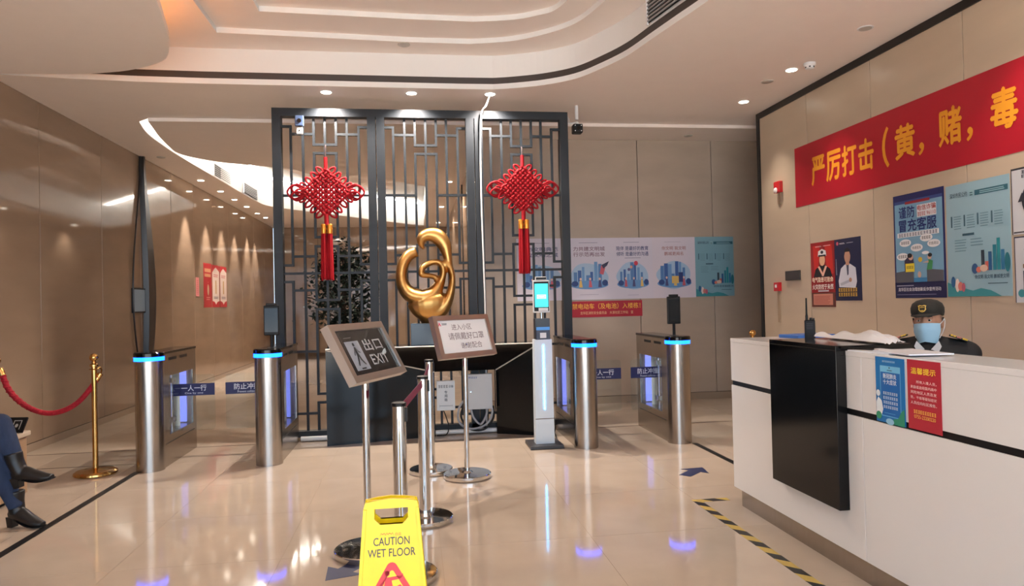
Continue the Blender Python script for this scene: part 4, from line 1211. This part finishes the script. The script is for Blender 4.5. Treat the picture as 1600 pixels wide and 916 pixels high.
for u, v, s_ in ((.24, .53, ''), (.66, .56, ''), (.47, .475, '快递丢失'), (.8, .5, '钓鱼网站'), (.18, .4, '')):
    p.disc(u, v, .12, .036, (232, 232, 234)), (p.text(s_, u-.09, v-.014, u+.09, v+.016, (50, 50, 60), 0) if s_ else p.marks(4, u-.09, v-.012, u+.09, v+.014, (50, 50, 60)))
p.disc(.64, .42, .07, .015, (232, 232, 234))
p.poly([(.03, .15), (.03, .25), (.4, .27), (.4, .15)], (88, 90, 98)), p.poly([(.66, .15), (.66, .27), (.97, .25), (.97, .15)], (88, 90, 98)), p.rect(.4, .15, .66, .19, (60, 130, 180))
p.poly([(.22, .26), (.42, .26), (.4, .38), (.3, .4), (.22, .36)], (56, 48, 76)), p.disc(.35, .39, .05, .03, (206, 170, 150)), p.disc(.33, .405, .05, .022, (40, 36, 40)), p.rect(.24, .25, .42, .33, (228, 206, 60)), p.marks(4, .26, .28, .4, .305, (40, 40, 40))
p.poly([(.66, .26), (.76, .26), (.78, .34), (.7, .36)], (70, 150, 96)), p.disc(.72, .38, .04, .026, (206, 170, 150)), p.disc(.73, .395, .04, .018, (40, 36, 40)), p.disc(.54, .36, .04, .024, (226, 190, 60)), p.poly([(.58, .33), (.7, .345), (.7, .325)], (206, 170, 150)), p.disc(.52, .22, .035, .03, (206, 170, 150))
p.text('龙华区社会治理创新反诈宣传活动', .08, .065, .92, .1, (232, 232, 240), .006), p.lines(.05, .115, .42, .13, 1, (180, 180, 200)), p.lines(.05, .03, .95, .04, 1, (140, 140, 170))
p.done()
p = rp_('poster', 4.925, 4.335, 1.36, 2.222, (150, 184, 198), 'pale teal citizens convention poster right of the blue anti-fraud poster')
convention(p), p.done()
p = rp_('poster', 4.32, 3.75, 1.785, 2.245, (206, 208, 214), 'grey poster with a circle of arrows cut by the right picture edge')
p.rect(.02, .02, .98, .04, (60, 60, 70)), p.rect(0, .97, 1, 1, (50, 52, 60)), p.rect(0, 0, .012, 1, (50, 52, 60)), p.marks(2, .14, .9, .3, .95, (40, 42, 60)), p.marks(2, .14, .84, .3, .885, (40, 42, 60))
n_ = 30
for k in range(n_):
    if k % 10 != 9:
        a0, a1 = 2*PI*k/n_, 2*PI*(k+1)/n_
        c_ = lambda a, r_: (.42+r_*math.cos(a), .5+r_*1.24*math.sin(a))
        p.poly([c_(a0, .22), c_(a0, .27), c_(a1, .27), c_(a1, .22)], (48, 52, 62))
p.poly([(.1, .48), (.24, .5), (.16, .62)], (48, 52, 62))
p.done()
p = rp_('poster', 4.31, 3.75, 1.312, 1.77, (208, 210, 216), 'white fraud warning poster cut by the right picture edge, below the arrow circle')
p.rect(0, .98, 1, 1, (60, 62, 84)), p.rect(0, 0, .012, 1, (60, 62, 84)), p.text('诈', .14, .73, .28, .84, (34, 40, 80), .015), p.text('骗', .14, .6, .28, .71, (34, 40, 80), .015), p.rect(.12, .52, .6, .58, (130, 90, 60)), p.rect(.12, .06, .9, .48, (40, 48, 86)), p.disc(.09, .14, .05, .06, (70, 150, 160))
for i in range(4):
    p.rect(.15, .1+.095*i, .6, .15+.095*i, (90, 100, 140))
p.done()
p = rp_('poster', 6.82, 6.405, 1.272, 1.94, (150, 28, 30), 'red fire safety poster with a uniformed figure', dx=.001)
p.poly([(.1, .95), (.4, .95), (.3, .5), (.15, .5)], (198, 40, 34)), p.poly([(.6, .95), (.9, .95), (.95, .5), (.7, .5)], (196, 44, 36)), p.rect(0, 0, 1, .22, (96, 52, 44)), p.rect(.08, .03, .9, .2, (196, 130, 112)), p.lines(.12, .05, .8, .18, 6, (170, 90, 80))
p.poly([(.12, .46), (.9, .46), (.82, .58), (.62, .64), (.38, .64), (.2, .58)], (22, 20, 26)), p.poly([(.3, .62), (.38, .63), (.56, .48), (.5, .47)], (232, 180, 160)), p.poly([(.7, .62), (.62, .63), (.46, .48), (.54, .47)], (232, 180, 160)), p.disc(.5, .72, .12, .09, (226, 176, 140)), p.poly([(.32, .78), (.68, .78), (.66, .86), (.5, .89), (.34, .86)], (232, 232, 236)), p.rect(.34, .775, .66, .8, (26, 24, 30)), p.disc(.5, .84, .06, .025, (40, 40, 60))
p.text('电气隐患可致命', .06, .38, .94, .46, (246, 232, 206), .015), p.text('火灾防控于未然', .06, .27, .94, .35, (246, 240, 232), .015), p.rect(.3, .235, .75, .255, (190, 190, 200)), p.lines(.22, .925, .5, .945, 2, (230, 210, 210)), p.lines(.56, .93, .86, .945, 1, (230, 210, 210))
p.done()
p = rp_('poster', 6.4, 5.99, 1.335, 1.94, (28, 34, 68), 'navy poster of a person in a white shirt with folded arms', dx=.001)
p.disc(.12, .93, .045, .03, (206, 90, 110)), p.lines(.2, .915, .42, .94, 2, (226, 226, 236)), p.lines(.48, .92, .76, .935, 1, (200, 200, 214))
p.poly([(.16, .22), (.14, .32), (.24, .52), (.4, .58), (.5, .6), (.62, .58), (.8, .52), (.84, .3), (.78, .2)], (208, 210, 222)), p.poly([(.45, .6), (.55, .6), (.53, .42), (.5, .4), (.48, .42)], (70, 76, 100)), p.poly([(.42, .57), (.58, .57), (.55, .63), (.45, .63)], (190, 146, 124))
p.disc(.5, .71, .115, .115, (190, 146, 124)), p.poly([(.385, .72), (.4, .82), (.5, .85), (.6, .82), (.615, .72), (.58, .78), (.42, .78)], (36, 32, 36)), p.poly([(.2, .28), (.58, .34), (.6, .3), (.24, .24)], (176, 180, 196)), p.disc(.6, .33, .055, .035, (190, 146, 124))
for k in range(12):
    p.rect(.06, .42+.022*k, .085, .434+.022*k, (180, 184, 200))
p.marks(8, .14, .145, .86, .2, (226, 182, 70)), p.marks(8, .14, .07, .86, .125, (226, 182, 70))
p.done()
# alarms and plate on the right wall
al = empty('fire_alarm_strobe', (XR, 7.404, 2.60), label='red fire alarm sounder with a white lens high on the right wall', cat='fire alarm')
MB().box(-.05, 0, -.06, .06, -.03, .1, bev=.008).build('housing', mat('alarm_red', (196, 26, 34), .35), al)
MB().ell((-.05, .01, 0), .025, .035, .032).build('lens', mat('alarm_lens', (224, 222, 220), .2), al, smooth=80)
MB().box(-.012, 0, -.02, .03, -.16, -.03).build('wire_cover', mat('cover_beige', (170, 148, 124), .5), al)
al = empty('call_point', (XR, 7.478, 1.45), label='red manual fire call point low on the right wall', cat='fire alarm')
MB().box(-.045, 0, -.05, .05, 0, .1, bev=.004).build('housing', mat('alarm_red', (0, 0, 0)), al)
MB().box(-.047, -.044, -.02, .02, .04, .075).build('window', M_WPLAST, al)
MB().box(-.012, 0, -.02, .03, -.36, 0).build('wire_cover', mat('cover_beige', (0, 0, 0)), al)
pt = MB().box(-.02, 0, -.145, .145, 0, .105, bev=.003).build('wall_plate', mat('plate_dark', (62, 56, 52), .4), loc=(XR, 7.17, 1.565), label='small dark plate on the wall beside the call point', cat='plate')

# ================================================================== LEFT WALL: almond niche, posters
ni = empty('almond_niche', (XL+.004, 10.52, 0), label='tall almond-shaped black wall ornament with a slender top', cat='wall ornament')
zz = [0.02+3.57*i/60 for i in range(61)]
prof = lambda z: max(0, math.cos(PI/2*min(1, abs(z-1.6)/(2.02 if z > 1.6 else 1.75))))**1.7
Rr = lambda z: .02+.35*prof(z)
Ll = lambda z: -.02-.33*prof(z)
In = lambda z: max(Ll(z), Rr(z)-.06-.24*prof(z))
mb = MB()
vs, fs = [], []
for z in zz:
    vs += [(0, In(z), z), (.07, In(z)+.02*prof(z), z), (.07, Rr(z), z), (0, Rr(z), z)]
for i in range(60):
    a = i*4
    fs += [(a+j, a+(j+1) % 4, a+4+(j+1) % 4, a+4+j) for j in range(4)]
fs += [(3, 2, 1, 0), (240, 241, 242, 243)]
mb._t(vs, fs)
mb.build('crescent', mat('niche_black', (32, 28, 28), .35), ni, smooth=40)
MB().sweep([(.02, Ll(z), z) for z in zz], .012, n=6, sub=1).build('rim', mat('niche_black', (0, 0, 0)), ni, smooth=60)
td = empty('wall_display', (XL, 10.17, 1.36), label='small grey display panel inside the almond-shaped wall ornament', cat='display')
MB().box(0, .03, 0, .42, 0, .345, bev=.003).build('casing', M_BLACK, td)
MB().box(.03, .032, .02, .4, .02, .325).build('screen', mat('display_grey', (112, 128, 140), .3, emit=.12), td)
def lp(nm, y0, y1, z0, z1, rgb, label):
    return Sheet(nm, (XL+.0005, y0, z0), (0, 1, 0), ZA, y1-y0, z1-z0, mat('sheet_%d_%d_%d' % rgb, rgb, .45), .003, label=label, cat='poster', group='red posters on the left wall')
RD = (176, 38, 44)
p = lp('poster', 13.48, 13.98, 1.42, 2.25, RD, 'plain red poster, nearest of the three on the left wall')
p.rect(.12, .8, .9, .88, (206, 150, 110)), p.rect(.12, .69, .9, .76, (206, 150, 110)), p.disc(.55, .4, .12, .13, (206, 170, 140)), p.lines(.3, .17, .8, .26, 2, (214, 150, 140)), p.lines(.5, .56, .6, .6, 1, (214, 150, 140)), p.done()
for y0, lb in ((14.02, 'red-edged cream poster in the middle of three on the left wall'), (14.56, 'red-edged cream poster, farthest of three on the left wall')):
    p = lp('poster', y0, y0+.5, 1.42, 2.24, RD, lb)
    p.poly([(.03, .15), (.3, .13), (.5, .06), (.7, .13), (.97, .15), (.97, .85), (.75, .9), (.5, .95), (.25, .9), (.03, .82)], (226, 206, 196))
    p.lines(.18, .72, .82, .8, 2, (196, 96, 100)), p.rect(.42, .32, .58, .64, (190, 150, 96)), p.lines(.2, .2, .8, .27, 2, (120, 110, 120)), p.done()
p = lp('paper_slip', 13.02, 13.2, 1.62, 1.96, (226, 140, 140), 'narrow pink paper slip left of the red posters')
p.lines(.2, .1, .8, .9, 8, (206, 110, 112)), p.done()

# ================================================================== PEOPLE
M_SKIN = mat('skin', (186, 138, 112), .5, var=.04, scale=(30, 30, 30))
def hand(mb, wrist, d, up, side):
    """palm and five bent fingers; d: pointing direction, up: back of the hand, side: +1 thumb to d x up."""
    d, up = Vector(d).normalized(), Vector(up).normalized()
    s = d.cross(up).normalized()*side
    w = Vector(wrist)
    mb.sweep([tuple(w-d*.02), tuple(w+d*.03), tuple(w+d*.075)], [(.024, .018), (.036, .016), (.036, .014)], n=12, sub=4, normal=tuple(up))
    for i, ln in enumerate((.066, .074, .07, .056)):
        b = w+d*.072+s*(.027-.018*i)
        mb.sweep([tuple(b), tuple(b+d*ln*.5-up*.006), tuple(b+d*ln*.8-up*.02), tuple(b+d*ln-up*.036)], [.0088, .0084, .0078, .0062], n=8, sub=3)
    b = w+d*.018+s*.028
    mb.sweep([tuple(b), tuple(b+d*.026+s*.026), tuple(b+d*.055+s*.03-up*.012)], [.012, .0105, .007], n=8, sub=3)
def torso(mb, J, g=0):
    p, c, n = J['pelvis'], J['chest'], J['neck']
    m = [(a+b)/2 for a, b in zip(p, c)]
    mb.sweep([(p[0], p[1], p[2]-.09), p, tuple(m), c, (n[0], n[1], n[2]-.06), n], [(.11+g, .1+g), (.165+g, .125+g), (.15+g, .115+g), (.175+g, .125+g), (.12+g, .095+g), (.06+g, .06+g)], n=18, sub=5, normal=J.get('fwd', (0, 1, 0)))
    for s in 'lr':
        sh = J['sh_'+s]
        mb.sweep([tuple(Vector(n)+Vector((0, 0, -.03))), tuple((Vector(n)+Vector(sh))/2+Vector((0, 0, -.02))), sh], [.06+g, .062+g, .062+g], n=12, sub=3)
def arm(mb, J, s, g=0, cuff=1.0):
    sh, el, wr = (Vector(J[k+s]) for k in ('sh_', 'el_', 'wr_'))
    wr = el+(wr-el)*cuff
    mb.sweep([tuple(sh), tuple((sh+el)/2), tuple(el), tuple((el+wr)/2), tuple(wr)], [.056+g, .05+g, .042+g, .038+g, .028+g], n=12, sub=4)
    mb.ell(tuple(sh), .06+g, .06+g, .06+g)
def leg(mb, J, s, g=0, cuff=1.0):
    hp, kn, an = (Vector(J[k+s]) for k in ('hip_', 'kn_', 'an_'))
    an = kn+(an-kn)*cuff
    mb.sweep([tuple(hp), tuple((hp*.5+kn*.5)), tuple(kn)], [.085+g, .072+g, .056+g], n=14, sub=4)
    mb.sweep([tuple(kn), tuple(kn*.65+an*.35), tuple(an)], [.056+g, .052+g, .034+g], n=14, sub=4)
    mb.ell(tuple(kn), .057+g, .057+g, .057+g)
def head(mb, c, rot):
    c = Vector(c)
    def E(o, a, b, d):
        mb.ell(tuple(c+rot @ Vector(o)), a, b, d, 18, 12, rot)
    E((0, .012, .03), .077, .094, .088)
    E((0, -.02, -.02), .066, .075, .085)
    E((0, -.045, -.07), .045, .042, .04)
    E((0, -.09, -.02), .014, .02, .02), E((0, -.088, .005), .009, .014, .025)
    E((0, -.083, -.058), .022, .012, .011)
    E((-.03, -.078, .028), .022, .012, .008), E((.03, -.078, .028), .022, .012, .008)
    for s in (-1, 1):
        E((s*.078, .01, -.008), .01, .02, .032)
def eyes(c, rot, parent):
    for s in (-1, 1):
        o = Vector(c)+rot @ Vector((s*.03, -.08, .008))
        MB().ell(tuple(o), .0125, .008, .0065, 12, 8, rot).build('eye', mat('eye_white', (214, 206, 198), .3), parent, smooth=80)
        o = Vector(c)+rot @ Vector((s*.03, -.0865, .008))
        MB().ell(tuple(o), .0058, .003, .0058, 12, 8, rot).build('iris', mat('iris_dark', (30, 20, 16), .2), parent, smooth=80)
        o = Vector(c)+rot @ Vector((s*.031, -.088, .032))
        MB().ell(tuple(o), .019, .005, .0038, 12, 8, rot).build('eyebrow', mat('hair_black', (22, 20, 20), .6), parent, smooth=80)

# ---- guard, seated behind the counter (local: faces -Y)
gd = empty('person', (3.24, 4.02, 0), -.72, label='guard in a black uniform, cap and blue face mask behind the counter', cat='person')
J = dict(pelvis=(0, .04, .53), chest=(0, .0, .86), neck=(0, .005, 1.085), sh_l=(.205, .01, 1.01), sh_r=(-.205, .01, 1.01), el_l=(.25, -.08, .72), el_r=(-.25, -.08, .72), wr_l=(.14, -.29, .60), wr_r=(-.14, -.29, .60),
         hip_l=(.09, .02, .52), hip_r=(-.09, .02, .52), kn_l=(.11, -.4, .52), kn_r=(-.11, -.4, .52), an_l=(.11, -.36, .1), an_r=(-.11, -.36, .1))
hr = Matrix.Rotation(-.2, 3, 'Z') @ Matrix.Rotation(-.1, 3, 'X') @ Matrix.Rotation(-.05, 3, 'Y')
hc = (0, -.02, 1.205)
mb = MB()
torso(mb, J)
for s in 'lr':
    arm(mb, J, s), leg(mb, J, s)
    hand(mb, J['wr_'+s], (-.35 if s == 'l' else .35, -1, -.35), (0, -.3, 1), -1 if s == 'l' else 1)
    an = J['an_'+s]
    mb.sweep([(an[0], an[1]+.03, .05), (an[0], an[1]-.08, .05), (an[0], an[1]-.17, .03)], [.034, .036, .024], n=10, sub=3)
mb.sweep([(0, .01, 1.0), (0, 0, 1.08), (0, -.005, 1.15)], [.058, .052, .054], n=14, sub=3)
head(mb, hc, hr)
remeshed('body', mb, M_SKIN, gd, .0065, 4)
eyes(hc, hr, gd)
M_UNI = mat('uniform_black', (24, 25, 27), .75, bump=.2, bscale=40)
mb = MB()
torso(mb, J, .022)
for s in 'lr':
    arm(mb, J, s, .02, .96)
mb.sweep([(0, .012, 1.03), (0, .012, 1.075), (0, .016, 1.1)], [.085, .076, .07], n=16, sub=3)
jk = remeshed('jacket', mb, M_UNI, gd, .008, 3)
mb = MB()
for s in 'lr':
    leg(mb, J, s, .018, .98)
mb.sweep([(0, .04, .44), (0, .04, .58)], [(.17, .15), (.175, .14)], n=16, sub=1, normal=(0, 1, 0))
remeshed('trousers', mb, M_UNI, gd, .01, 3)
for s in (-1, 1):
    MB().sweep([(s*.11, -.31, .05), (s*.11, -.42, .055), (s*.11, -.54, .035)], [(.05, .05), (.05, .045), (.042, .03)], n=12, sub=4).build('shoe', M_BLACK, gd, smooth=80)
    # shirt collar wing
    MB().prism([(s*.012, 1.035), (s*.06, 1.095), (s*.074, 1.06), (s*.04, .985)], -.105, -.099, 'y').build('shirt_collar', mat('shirt_white', (206, 208, 212), .7), gd)
    # epaulette with bars
    q = Matrix.Rotation(s*.36, 3, 'Y')
    ep = MB()
    base = Vector((s*.16, -.025, 1.11))
    vs = [base+q @ Vector((a*.05, b*.034, c*.004)) for c in (-1, 1) for b in (-1, 1) for a in (-1, 1)]
    ep._t([tuple(v) for v in vs], [(0, 2, 3, 1), (4, 5, 7, 6), (0, 1, 5, 4), (2, 6, 7, 3), (0, 4, 6, 2), (1, 3, 7, 5)])
    eo = ep.build('epaulette', M_UNI, gd)
    for k, (cx, col) in enumerate(((-.036, 'y'), (-.02, 'y'), (.004, 'w'), (.03, 'y'), (.044, 'y'))):
        cx *= s
        sb_ = MB()
        hw = .0065 if col == 'y' else .012
        vs = [base+q @ Vector((cx+a*hw, b*.036, .005+c*.003)) for c in (-1, 1) for b in (-1, 1) for a in (-1, 1)]
        sb_._t([tuple(v) for v in vs], [(0, 2, 3, 1), (4, 5, 7, 6), (0, 1, 5, 4), (2, 6, 7, 3), (0, 4, 6, 2), (1, 3, 7, 5)])
        sb_.build('rank_bar', mat('rank_yellow', (226, 190, 46), .5) if col == 'y' else mat('rank_emblem', (196, 120, 110), .5), eo)
# zip and chest
MB().box(-.004, .004, -.158, -.15, .8, 1.02).build('zip', mat('zip_grey', (70, 70, 72), .4), gd)
# cap
def inhead(mbx):
    """map a mesh built around the head origin into the head frame."""
    for v in mbx.bm.verts:
        v.co = Vector(hc)+hr @ v.co
    return mbx
M_CAP = mat('cap_olive_black', (36, 34, 30), .8, bump=.2, bscale=50)
cp = MB()
ringn = 28
rows = [(.088, .104, .045), (.093, .11, .068), (.093, .109, .096), (.083, .097, .122), (.06, .07, .141), (.03, .035, .15), (.004, .004, .152)]
vs, fs = [], []
for rx, ry, z in rows:
    vs += [(rx*math.cos(2*PI*i/ringn), .008+ry*math.sin(2*PI*i/ringn), z) for i in range(ringn)]
for k in range(len(rows)-1):
    fs += [(k*ringn+i, k*ringn+(i+1) % ringn, (k+1)*ringn+(i+1) % ringn, (k+1)*ringn+i) for i in range(ringn)]
fs += [tuple(range(ringn-1, -1, -1)), tuple(range((len(rows)-1)*ringn, len(rows)*ringn))]
cp._t(vs, fs)
cpo = inhead(cp).build('cap', M_CAP, gd, smooth=60)
vz = MB()
vs, fs = [], []
for i in range(15):
    a = math.radians(200+140*i/14)
    t = math.sin(PI*i/14)
    for rr, dz in ((1.0, 0), (1+.72*t, -.022*t), (1+.72*t, -.028*t), (1.0, -.006)):
        vs.append((.092*(rr if rr == 1 else 1.02)*math.cos(a), .008+.106*rr*math.sin(a), .05+dz))
for i in range(14):
    fs += [(i*4+j, i*4+(j+1) % 4, i*4+4+(j+1) % 4, i*4+4+j) for j in range(4)]
fs += [(0, 1, 2, 3), (59, 58, 57, 56)]
vz._t(vs, fs)
inhead(vz).build('visor', M_CAP, cpo, smooth=50)
bdg = MB()
sh_ = [(-.024, .1), (-.012, .104), (0, .1), (.012, .104), (.024, .1), (.02, .088), (.022, .076), (.012, .062), (0, .058), (-.012, .062), (-.022, .076), (-.02, .088)]
ins = [(a*.72, .081+(b-.081)*.72) for a, b in sh_]
vs = [(a, -.1065-.004*(1-abs(a)/.03), b) for a, b in sh_]+[(a, -.1075-.004*(1-abs(a)/.03), b) for a, b in ins]
k = len(sh_)
bdg._t(vs, [(i, (i+1) % k, k+(i+1) % k, k+i) for i in range(k)])
bdg._t([(-.012, -.112, .086), (.012, -.112, .086), (.012, -.112, .09), (-.012, -.112, .09)], [(0, 1, 2, 3)])
bdg._t([(-.01, -.112, .072), (.01, -.112, .072), (.006, -.112, .067), (-.006, -.112, .067)], [(0, 1, 2, 3)])
inhead(bdg).build('badge', mat('badge_gold', (216, 178, 80), .4), cpo, fixn=False)
# face mask with pleats and ear loops
mk = MB()
nu, nv = 17, 9
vs, fs = [], []
for j in range(nv):
    v = j/(nv-1)
    z = -.02-.105*v
    for i in range(nu):
        u = -1+2*i/(nu-1)
        a = u*1.18
        bul = 1-.25*abs(v-.42)
        rx, ry = .08*(1-.5*max(0, v-.4)), (.1+.032*(1-abs(u))**.8*(1-.8*abs(v-.25)))*bul
        pl_ = .003*math.sin(v*PI*7)
        vs.append((rx*math.sin(a)*1.02, .012-(ry+pl_)*math.cos(a)-.012*(1-v)*(1-abs(u)), z+.012*abs(u)*(v-.5)*2*-1+.02*(1-abs(u))*(1-v)*.5))
for j in range(nv-1):
    fs += [(j*nu+i, j*nu+i+1, (j+1)*nu+i+1, (j+1)*nu+i) for i in range(nu-1)]
mk._t(vs, fs)
mko = inhead(mk).build('face_mask', mat('mask_blue', (160, 204, 232), .7), gd, smooth=60)
for s in (-1, 1):
    lp_ = MB().sweep([(s*.073, -.03, -.015), (s*.083, .0, .006), (s*.089, .02, .022), (s*.088, .028, -.005), (s*.083, .01, -.05), (s*.066, -.02, -.1)], .0025, n=6, sub=5)
    inhead(lp_).build('ear_loop', M_WPLAST, mko, smooth=60)
hair = MB()
rows = [(.08, .098, -.03), (.084, .1, .0), (.086, .104, .034)]
vs, fs = [], []
for rx, ry, z in rows:
    vs += [(rx*math.cos(math.radians(-12+204*i/16)), .012+ry*math.sin(math.radians(-12+204*i/16)), z) for i in range(17)]
for k in range(2):
    fs += [(k*17+i, k*17+i+1, (k+1)*17+i+1, (k+1)*17+i) for i in range(16)]
hair._t(vs, fs)
inhead(hair).build('hair', mat('hair_black', (22, 20, 20), .6), gd, smooth=60)
so = empty('stool', (3.24, 4.02, 0), -.72, label='dark swivel stool under the seated guard', cat='stool')
MB().lathe([(.2, .38), (.21, .4), (.21, .42), (.18, .435)], 24, (0, .04, 0)).build('seat', M_BLACK, so, smooth=40)
MB().cyl((0, .04, .04), .025, .35, 16).build('column', M_CHROME, so, smooth=40)
for k in range(5):
    a = 2*PI*k/5
    MB().sweep([(0, .04, .06), (.24*math.cos(a), .04+.24*math.sin(a), .02)], [.02, .014], n=8, sub=1).build('foot', M_BLACK, so)

# ---- bench and the seated person at the left edge
bn = empty('bench', (-3.35, 5.0, 0), label='beige block bench under the seated person', cat='bench')
MB().box(-.4, .4, -.95, .78, .03, .46, bev=.01).build('body', mat('bench_beige', (170, 140, 110), .4, var=.04), bn)
MB().box(-.42, .42, -.97, .8, .46, .5, bev=.01).build('seat_slab', mat('bench_top', (206, 188, 164), .3), bn)
MB().box(-.36, .36, -.9, .74, 0, .03).build('plinth', M_BLACK, bn)
sg = Sheet('bench_sign', (-3.06, 5.68, .502), (.98, -.2, 0), (.1, .5, .86), .15, .12, M_BLACK, .012, label='small black sign plate leaning on the bench', cat='sign')
sg.rect(.38, .2, .42, .8, (190, 190, 190)), sg.rect(.38, .75, .8, .8, (190, 190, 190)), sg.rect(.76, .2, .8, .8, (190, 190, 190)), sg.disc(.59, .45, .08, .12, (190, 190, 190)), sg.done()
pw = empty('person', (0, 0, 0), label='seated person in blue jeans and black heeled boots at the left edge', cat='person')
J = dict(pelvis=(-3.28, 4.99, .6), chest=(-3.33, 4.99, .92), neck=(-3.31, 4.99, 1.14), sh_l=(-3.31, 5.165, 1.06), sh_r=(-3.31, 4.815, 1.06), el_l=(-3.2, 5.21, .8), el_r=(-3.2, 4.77, .8), wr_l=(-2.98, 5.07, .74), wr_r=(-2.98, 4.93, .75),
         hip_l=(-3.22, 5.07, .585), hip_r=(-3.22, 4.91, .585), kn_l=(-2.70, 4.97, .675), kn_r=(-2.76, 4.93, .555), an_l=(-2.575, 4.93, .40), an_r=(-2.60, 4.96, .13), fwd=(1, 0, 0))
mb = MB()
torso(mb, J)
for s in 'lr':
    arm(mb, J, s), leg(mb, J, s)
    hand(mb, J['wr_'+s], (1, .35 if s == 'r' else -.35, -.1), (0, 0, 1), 1 if s == 'r' else -1)
mb.sweep([(-3.31, 4.99, 1.08), (-3.3, 4.99, 1.17), (-3.295, 4.99, 1.22)], [.054, .048, .05], n=14, sub=3)
hr2 = Matrix.Rotation(PI/2, 3, 'Z') @ Matrix.Rotation(.2, 3, 'X')
hc2 = (-3.28, 4.99, 1.29)
head(mb, hc2, hr2)
remeshed('body', mb, M_SKIN, pw, .0065, 4)
eyes(hc2, hr2, pw)
mb = MB()
torso(mb, J, .022)
for s in 'lr':
    arm(mb, J, s, .018, .97)
remeshed('jacket', mb, mat('jacket_grey', (60, 62, 70), .8), pw, .01, 3)
mb = MB()
for s in 'lr':
    leg(mb, J, s, .012, 1.0)
mb.sweep([(-3.28, 4.99, .5), (-3.28, 4.99, .66)], [(.16, .14), (.17, .13)], n=16, sub=1, normal=(1, 0, 0))
remeshed('jeans', mb, mat('denim', (34, 50, 80), .85, var=.15, scale=(25, 25, 8), bump=.2, bscale=60), pw, .009, 2)
hb = MB()
hb.ell((-3.305, 4.99, 1.33), .105, .092, .09), hb.sweep([(-3.37, 4.99, 1.34), (-3.395, 4.99, 1.2), (-3.39, 4.99, 1.05)], [(.05, .09), (.04, .085), (.02, .06)], n=12, sub=4)
hb.build('hair', mat('hair_black', (22, 20, 20), .6), pw, smooth=80)
M_BOOT = mat('boot_leather', (18, 17, 18), .4)
def boot(an, d, up, top):
    """heeled ankle boot: an = ankle, d = toe direction, up = along the shin, heel height below."""
    an, d, up = Vector(an), Vector(d).normalized(), Vector(up).normalized()
    T = lambda f, h: tuple(an+d*f+up*h)
    sd = tuple(d.cross(up).normalized())
    m_ = MB()
    m_.sweep([T(-.012, top), T(-.012, .05), T(-.005, 0), T(.0, -.04)], [.055, .05, .048, .046], n=16, sub=4)
    m_.sweep([T(-.045, -.045), T(.02, -.045), T(.09, -.075), T(.15, -.098), T(.195, -.103)], [(.034, .034), (.05, .04), (.038, .042), (.027, .04), (.016, .026)], n=16, sub=4, normal=sd)
    b_ = remeshed('boot', m_, M_BOOT, pw, .006, 4)
    h_ = MB()
    vs_ = []
    for f0, f1, hh, ww in ((-.06, -.005, -.06, .03), (-.055, -.018, -.128, .024)):
        s_ = Vector(sd)*ww
        vs_ += [Vector(T(f0, hh))-s_, Vector(T(f1, hh))-s_, Vector(T(f1, hh))+s_, Vector(T(f0, hh))+s_]
    h_._t([tuple(v) for v in vs_], [(0, 1, 2, 3), (7, 6, 5, 4), (0, 4, 5, 1), (1, 5, 6, 2), (2, 6, 7, 3), (3, 7, 4, 0)])
    h_.build('heel', M_BOOT, b_)
    MB().sweep([T(.02, -.082), T(.09, -.111), T(.15, -.119), T(.2, -.113)], [(.006, .04), (.006, .042), (.006, .04), (.005, .024)], n=10, sub=3, normal=sd).build('sole', M_BLACK, b_, smooth=60)
boot((-2.6, 4.965, .129), (1, -.32, 0), (0, 0, 1), .11)
boot((-2.565, 4.925, .395), (1, -.15, .2), (-.25, 0, 1), .1)
